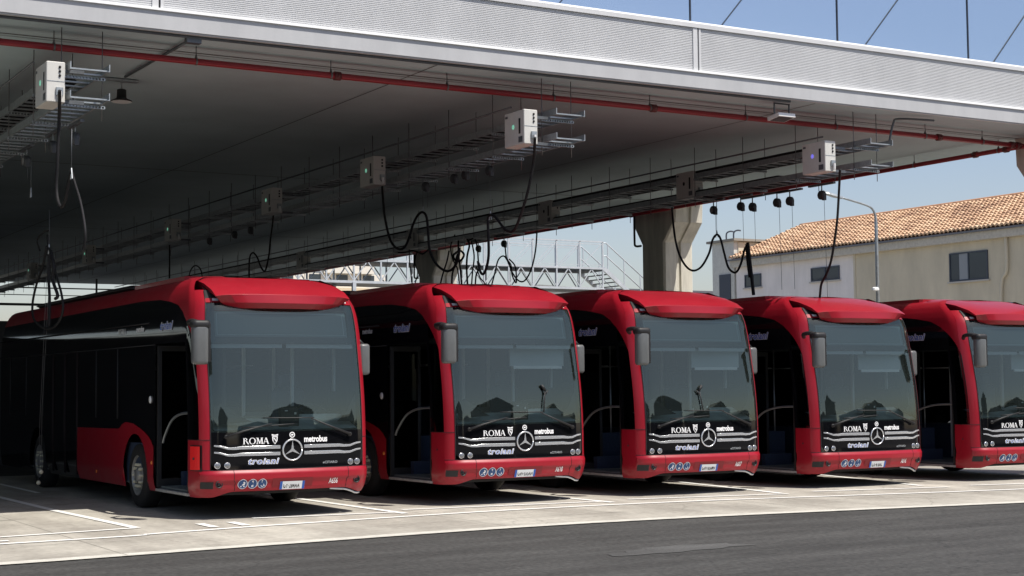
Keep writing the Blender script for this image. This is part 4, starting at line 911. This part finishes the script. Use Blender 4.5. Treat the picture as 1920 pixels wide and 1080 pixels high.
# ------------------------------------------------------------------ houses beyond
wallA = mat('pinkish_render', (.80, .75, .71), .9, noise=.1, nscale=1.3, bump=.2, stretch=(1, 1, .3)); wallB = mat('beige_render', (.62, .55, .41), .9, noise=.13, nscale=1.1, bump=.2, stretch=(1, 1, .3))
cream = mat('cream_render', (.62, .56, .43), .9, noise=.08, nscale=.8); dgl = mat('dark_window', (.03, .04, .05), .08); frame = mat('window_frame_dark', (.05, .06, .08), .5)
sill_m = mat('pale_sill', (.5, .47, .42), .8)
bh = empty('tile_roof_building', (49, 30, 0), 'long beige building with orange tile roof and small dark windows, at the right', 'building')
def bp(g, name, m_, root=bh, par=None):
    o = g.build(name, m_, par or root)
    if par is None: o.location = -Vector(root.location)
    return o
g = MB(); g.mat(wallA); g.box((49, 53.38, 0), (57.5, 62.0, 8.0)); g.mat(wallB); g.box((48.97, 28, 0), (57.5, 53.3, 8.0)); g.mat(cream); g.box((49.2, 53.3, 0), (57, 53.38, 7.9))
g.mat(wallA); g.add([(49,62.0,8.0),(57.5,62.0,8.0),(53.25,62.0,9.75)], [(0,2,1)]); bp(g, 'wall', None)
g = MB(); g.box((48.93, 53.3, 0), (49.05, 53.42, 7.75)); bp(g, 'pilaster', cream)
g = MB(); g.box((48.72, 28, 7.62), (48.965, 62.15, 7.95)); bp(g, 'cornice', mat('eave_band', (.55, .51, .43), .85, noise=.15))
g = MB(); g.box((48.60, 28, 7.951), (48.80, 62.2, 8.03)); bp(g, 'gutter', mat('gutter_grey', (.16, .16, .17), .6))
# tiled roof: real curved rows
def tile_mat():
    M_ = bpy.data.materials.new('clay_tiles'); M_.use_nodes = True; nt = M_.node_tree; b = nt.nodes['Principled BSDF']; b.inputs['Roughness'].default_value = .85; L_ = nt.links.new
    tc = nt.nodes.new('ShaderNodeTexCoord'); mp = nt.nodes.new('ShaderNodeMapping'); mp.inputs['Scale'].default_value = (1.4, 2.4, 1.4); L_(tc.outputs['Object'], mp.inputs[0])
    v = nt.nodes.new('ShaderNodeTexVoronoi'); v.inputs['Scale'].default_value = 1.0; L_(mp.outputs[0], v.inputs[0])
    r = nt.nodes.new('ShaderNodeValToRGB'); e = r.color_ramp.elements; e[0].position = 0; e[0].color = (.44, .28, .17, 1); e[1].position = 1; e[1].color = (.66, .48, .32, 1)
    e2 = r.color_ramp.elements.new(.5); e2.color = (.56, .37, .23, 1); e3 = r.color_ramp.elements.new(.15); e3.color = (.36, .22, .14, 1)
    L_(v.outputs['Color'], r.inputs[0]); L_(r.outputs[0], b.inputs['Base Color']); return M_
g = MB(); rowL = .36; slope = Vector((53.25-48.62, 0, 9.85-8.04)); nr = int(slope.length/rowL); sd = slope.normalized(); nrm = Vector((-sd.z, 0, sd.x)); pit = .235; nc = int(34.2/pit)
for r_ in range(nr+1):
    a = Vector((48.62, 28, 8.04))+sd*(rowL*r_); b_ = a+sd*(rowL*1.12)
    va = []; vb = []
    for c in range(nc*4+1):
        y = c*pit/4; hgt = (0, .06, .085, .06)[c % 4]; jit = .010*math.sin(c*12.9+r_*7.7)
        va.append(a+Vector((0, y, 0))+nrm*(hgt+.10+jit)); vb.append(b_+Vector((0, y, 0))+nrm*(hgt*.9+.015+jit))
    g.rings([va, vb], close=False, smooth=False); g.rings([[p-nrm*.10 for p in va], va], close=False, smooth=False)
rf = bp(g, 'roof', tile_mat())
g = MB(); g.quad((57.9,28,7.95),(57.9,62.2,7.95),(53.25,62.2,9.85),(53.25,28,9.85)); g.quad((48.66,28,8.0),(53.25,28,9.8),(53.25,62.15,9.8),(48.66,62.15,8.0)); g.tube([(53.25, 28+k*.4, 9.93) for k in range(86)], .11, 7); bp(g, 'roof_ridge', mat('ridge_tile', (.42, .22, .12), .85, noise=.25, nscale=5))
for (ya, yb, z0, z1, s_) in ((60.03, 61.3, 6.57, 7.21, 49), (54.4, 56.35, 6.56, 7.2, 49), (45.45, 47.57, 6.0, 7.2, 48.97)):
    w = bpy.data.objects.new('window', None); scene.collection.objects.link(w); w.parent = bh; w.location = Vector((s_, ya, z0))-Vector(bh.location)
    g = MB(); Wd, Hh = yb-ya, z1-z0; t = .06
    g.box((-.05, 0, 0), (.03, Wd, t)); g.box((-.05, 0, Hh-t), (.03, Wd, Hh)); g.box((-.05, 0, t), (.03, t, Hh-t)); g.box((-.05, Wd-t, t), (.03, Wd, Hh-t)); g.box((-.045, Wd*.5-.03, t), (.02, Wd*.5+.03, Hh-t)); g.build('frame', frame, w)
    g = MB(); g.box((-.02, t, t), (-.005, Wd-t, Hh-t)); g.build('pane', dgl, w)
    if s_ < 49: g = MB(); g.box((-.026, Wd*.5+.03, t), (-.021, Wd*.74, Hh-t)); g.build('blind', mat('grey_blind', (.28, .30, .32), .7), w)
    g = MB(); g.box((-.10, -.08, -.07), (.02, Wd+.08, -.005)); g.build('sill', sill_m, w)
g = MB(); g.tube(smooth_pts([(48.86, 44.4, 7.8), (48.86, 44.4, 6.3), (48.86, 44.7, 5.7), (48.86, 44.8, 3)], 4), .07, 8); bp(g, 'downpipe', cream)
tw = empty('stair_tower', (49, 62.2, 0), 'small grey and cream flat roofed tower at the left end of the tile roof', 'tower')
g = MB(); g.mat(mat('grey_render', (.62, .61, .55), .9, noise=.1)); g.box((49.05, 62.22, 0), (52.6, 64.0, 9.0)); bp(g, 'wall', None, tw)
g = MB(); g.box((49.3, 62.17, 8.0), (52.4, 62.215, 8.95)); bp(g, 'light_panel', cream, tw)
g = MB(); g.box((48.9, 62.0, 9.0), (52.9, 64.3, 9.12)); bp(g, 'roof_slab', mat('slab_grey', (.28, .26, .22), .9), tw)
g = MB(); g.box((49.0, 62.5, 4.5), (49.04, 63.4, 7.35)); bp(g, 'doorway', frame, tw)
for y in (62.9, 63.5): g = MB(); g.tube(smooth_pts([(49.6, y, 9.1), (49.6, y, 9.5), (49.75, y-.1, 9.62), (49.9, y-.2, 9.6)], 3), .04, 6); bp(g, 'vent_pipe', frame, tw)
# low dark gable further off and pale blocks
lg = empty('gabled_shed', (52, 70, 0), 'dark gabled roof of a shed left of the tower, far behind', 'shed')
g = MB(); g.mat(mat('shed_wall', (.35, .36, .36), .9)); g.box((48.5, 70, 0), (60, 80, 5.4)); bp(g, 'wall', None, lg)
g = MB(); g.quad((48.2,69.6,5.4),(60,69.6,5.4),(60,75,7.4),(48.2,75,7.4)); g.quad((48.2,80.4,5.4),(48.2,75,7.4),(60,75,7.4),(60,80.4,5.4)); g.add([(48.2,69.6,5.4),(48.2,75,7.4),(48.2,80.4,5.4)], [(0,1,2)]); bp(g, 'roof', mat('slate_roof', (.05, .05, .055), .8), lg)
pb = empty('apartment_block', (50, 118, 0), 'pale cream apartment block far behind the left part of the footbridge', 'building')
g = MB(); g.box((46, 118, 0), (56.4, 128, 11.2)); g.box((50.5, 117.5, 11.2), (55, 127, 13.2)); bp(g, 'wall', mat('pale_facade', (.68, .64, .56), .9, noise=.06, nscale=.5), pb)
g = MB(); g.box((46, 117.4, 8.8), (54.5, 117.98, 10.0)); bp(g, 'balcony', mat('ochre_band', (.62, .50, .34), .9), pb)
for i in range(4):
    for z in (3.0, 6.4, 10.3): g = MB(); g.box((47+i*2.4, 117.93, z), (48.0+i*2.4, 117.985, z+.8 if z > 8 else z+1.6)); bp(g, 'window', dgl, pb)
sh = empty('grey_shed_roof', (44, 80, 0), 'grey monopitch roof seen under the right part of the footbridge', 'shed')
g = MB(); g.mat(mat('sheet_grey', (.22, .22, .21), .7, noise=.15)); g.box((45.5, 78, 0), (52, 88, 6.3)); g.add([(45.2,77.8,6.3),(52.3,77.8,6.3),(52.3,77.8,7.5),(47,77.8,7.7),(45.2,88,6.3),(52.3,88,7.5),(47,88,7.7)], [(0,1,2,3),(3,2,5,6),(0,3,6,4)]); bp(g, 'roof', None, sh)
# street lamp
lp_ = empty('street_lamp', (33.95, 36, 0), 'grey street lamp with a long curved arm in front of the tile roofed building', 'street lamp')
def lpp(g, n, m_): o = g.build(n, m_, lp_); o.location = -Vector(lp_.location)
g = MB(); g.tube([(33.95,36,0), (33.95,36,6.7)]+smooth_pts([(33.93,36,6.95), (33.8,36,7.16), (33.45,36,7.28), (32.5,36,7.45)], 4), [.07, .05]+[.035]*13, 8); lpp(g, 'pole', M['galv'])
g = MB(); g.rings([[(x, 36-w_, z), (x, 36+w_, z), (x, 36+w_*.6, z+.07), (x, 36-w_*.6, z+.07)] for x, w_, z in ((32.6,.05,7.40),(32.3,.11,7.44),(32.0,.10,7.50),(31.85,.04,7.55))], cap=True, smooth=False); lpp(g, 'lamp_head', M['galv'])
g = MB(); g.rbox((33.66,35.85,4.60), (33.90,35.97,4.72), .03); lpp(g, 'security_camera', M['lampw'])
# far railings at the back of the depot, left
rl = empty('yard_railing', (4, 66, 0), 'dark horizontal rails across the bright gap at the far left', 'railing')
def rlp(g, n, m_): o = g.build(n, m_, rl); o.location = -Vector(rl.location)
for z, r_ in ((6.05, .03), (5.75, .02), (5.35, .06), (4.75, .06), (4.0, .05)): g = MB(); g.tube([(-12, 66, z), (22 if z > 5 else 9, 66, z)], r_, 6); rlp(g, 'rail', M['blackm'])
for x in (-8, -2, 8.4, 18): g = MB(); g.bar((x, 66.2, 0), (x, 66.2, 6.5), .07); rlp(g, 'post', M['blackm'])

# ------------------------------------------------------------------ sheds added behind and left of the camera: block low sky, darken glass reflections
shed_w = mat('added_shed_cladding', (.07, .075, .07), .8, noise=.3, nscale=.4)
for i, (x, y, w, d, h) in enumerate([(-62, -46, 18, 12, 9), (-40, -50, 15, 12, 13), (-22, -44, 13, 10, 8.5), (-6, -48, 15, 12, 12), (12, -43, 12, 10, 7.5), (26, -50, 17, 12, 14), (47, -45, 14, 10, 9), (64, -52, 20, 12, 13), (-58, -20, 12, 30, 9), (-60, 14, 12, 34, 10), (88, -46, 18, 12, 10)]):
    o = empty('shed', (x, y, 0), 'added dark gabled shed outside the picture, blocking low sky and mirrored in the bus windscreens', 'shed', 'added dark sheds that block low sky and mirror in the windscreens')
    g = MB(); g.box((0, 0, 0), (w, d, h*.78)); g.build('wall', shed_w, o)
    g = MB(); g.rings([[(-.4, yy, h*.781), (w/2, yy, h), (w+.4, yy, h*.781)] for yy in (-.4, d+.4)], cap=True, smooth=False); g.build('roof', shed_w, o)
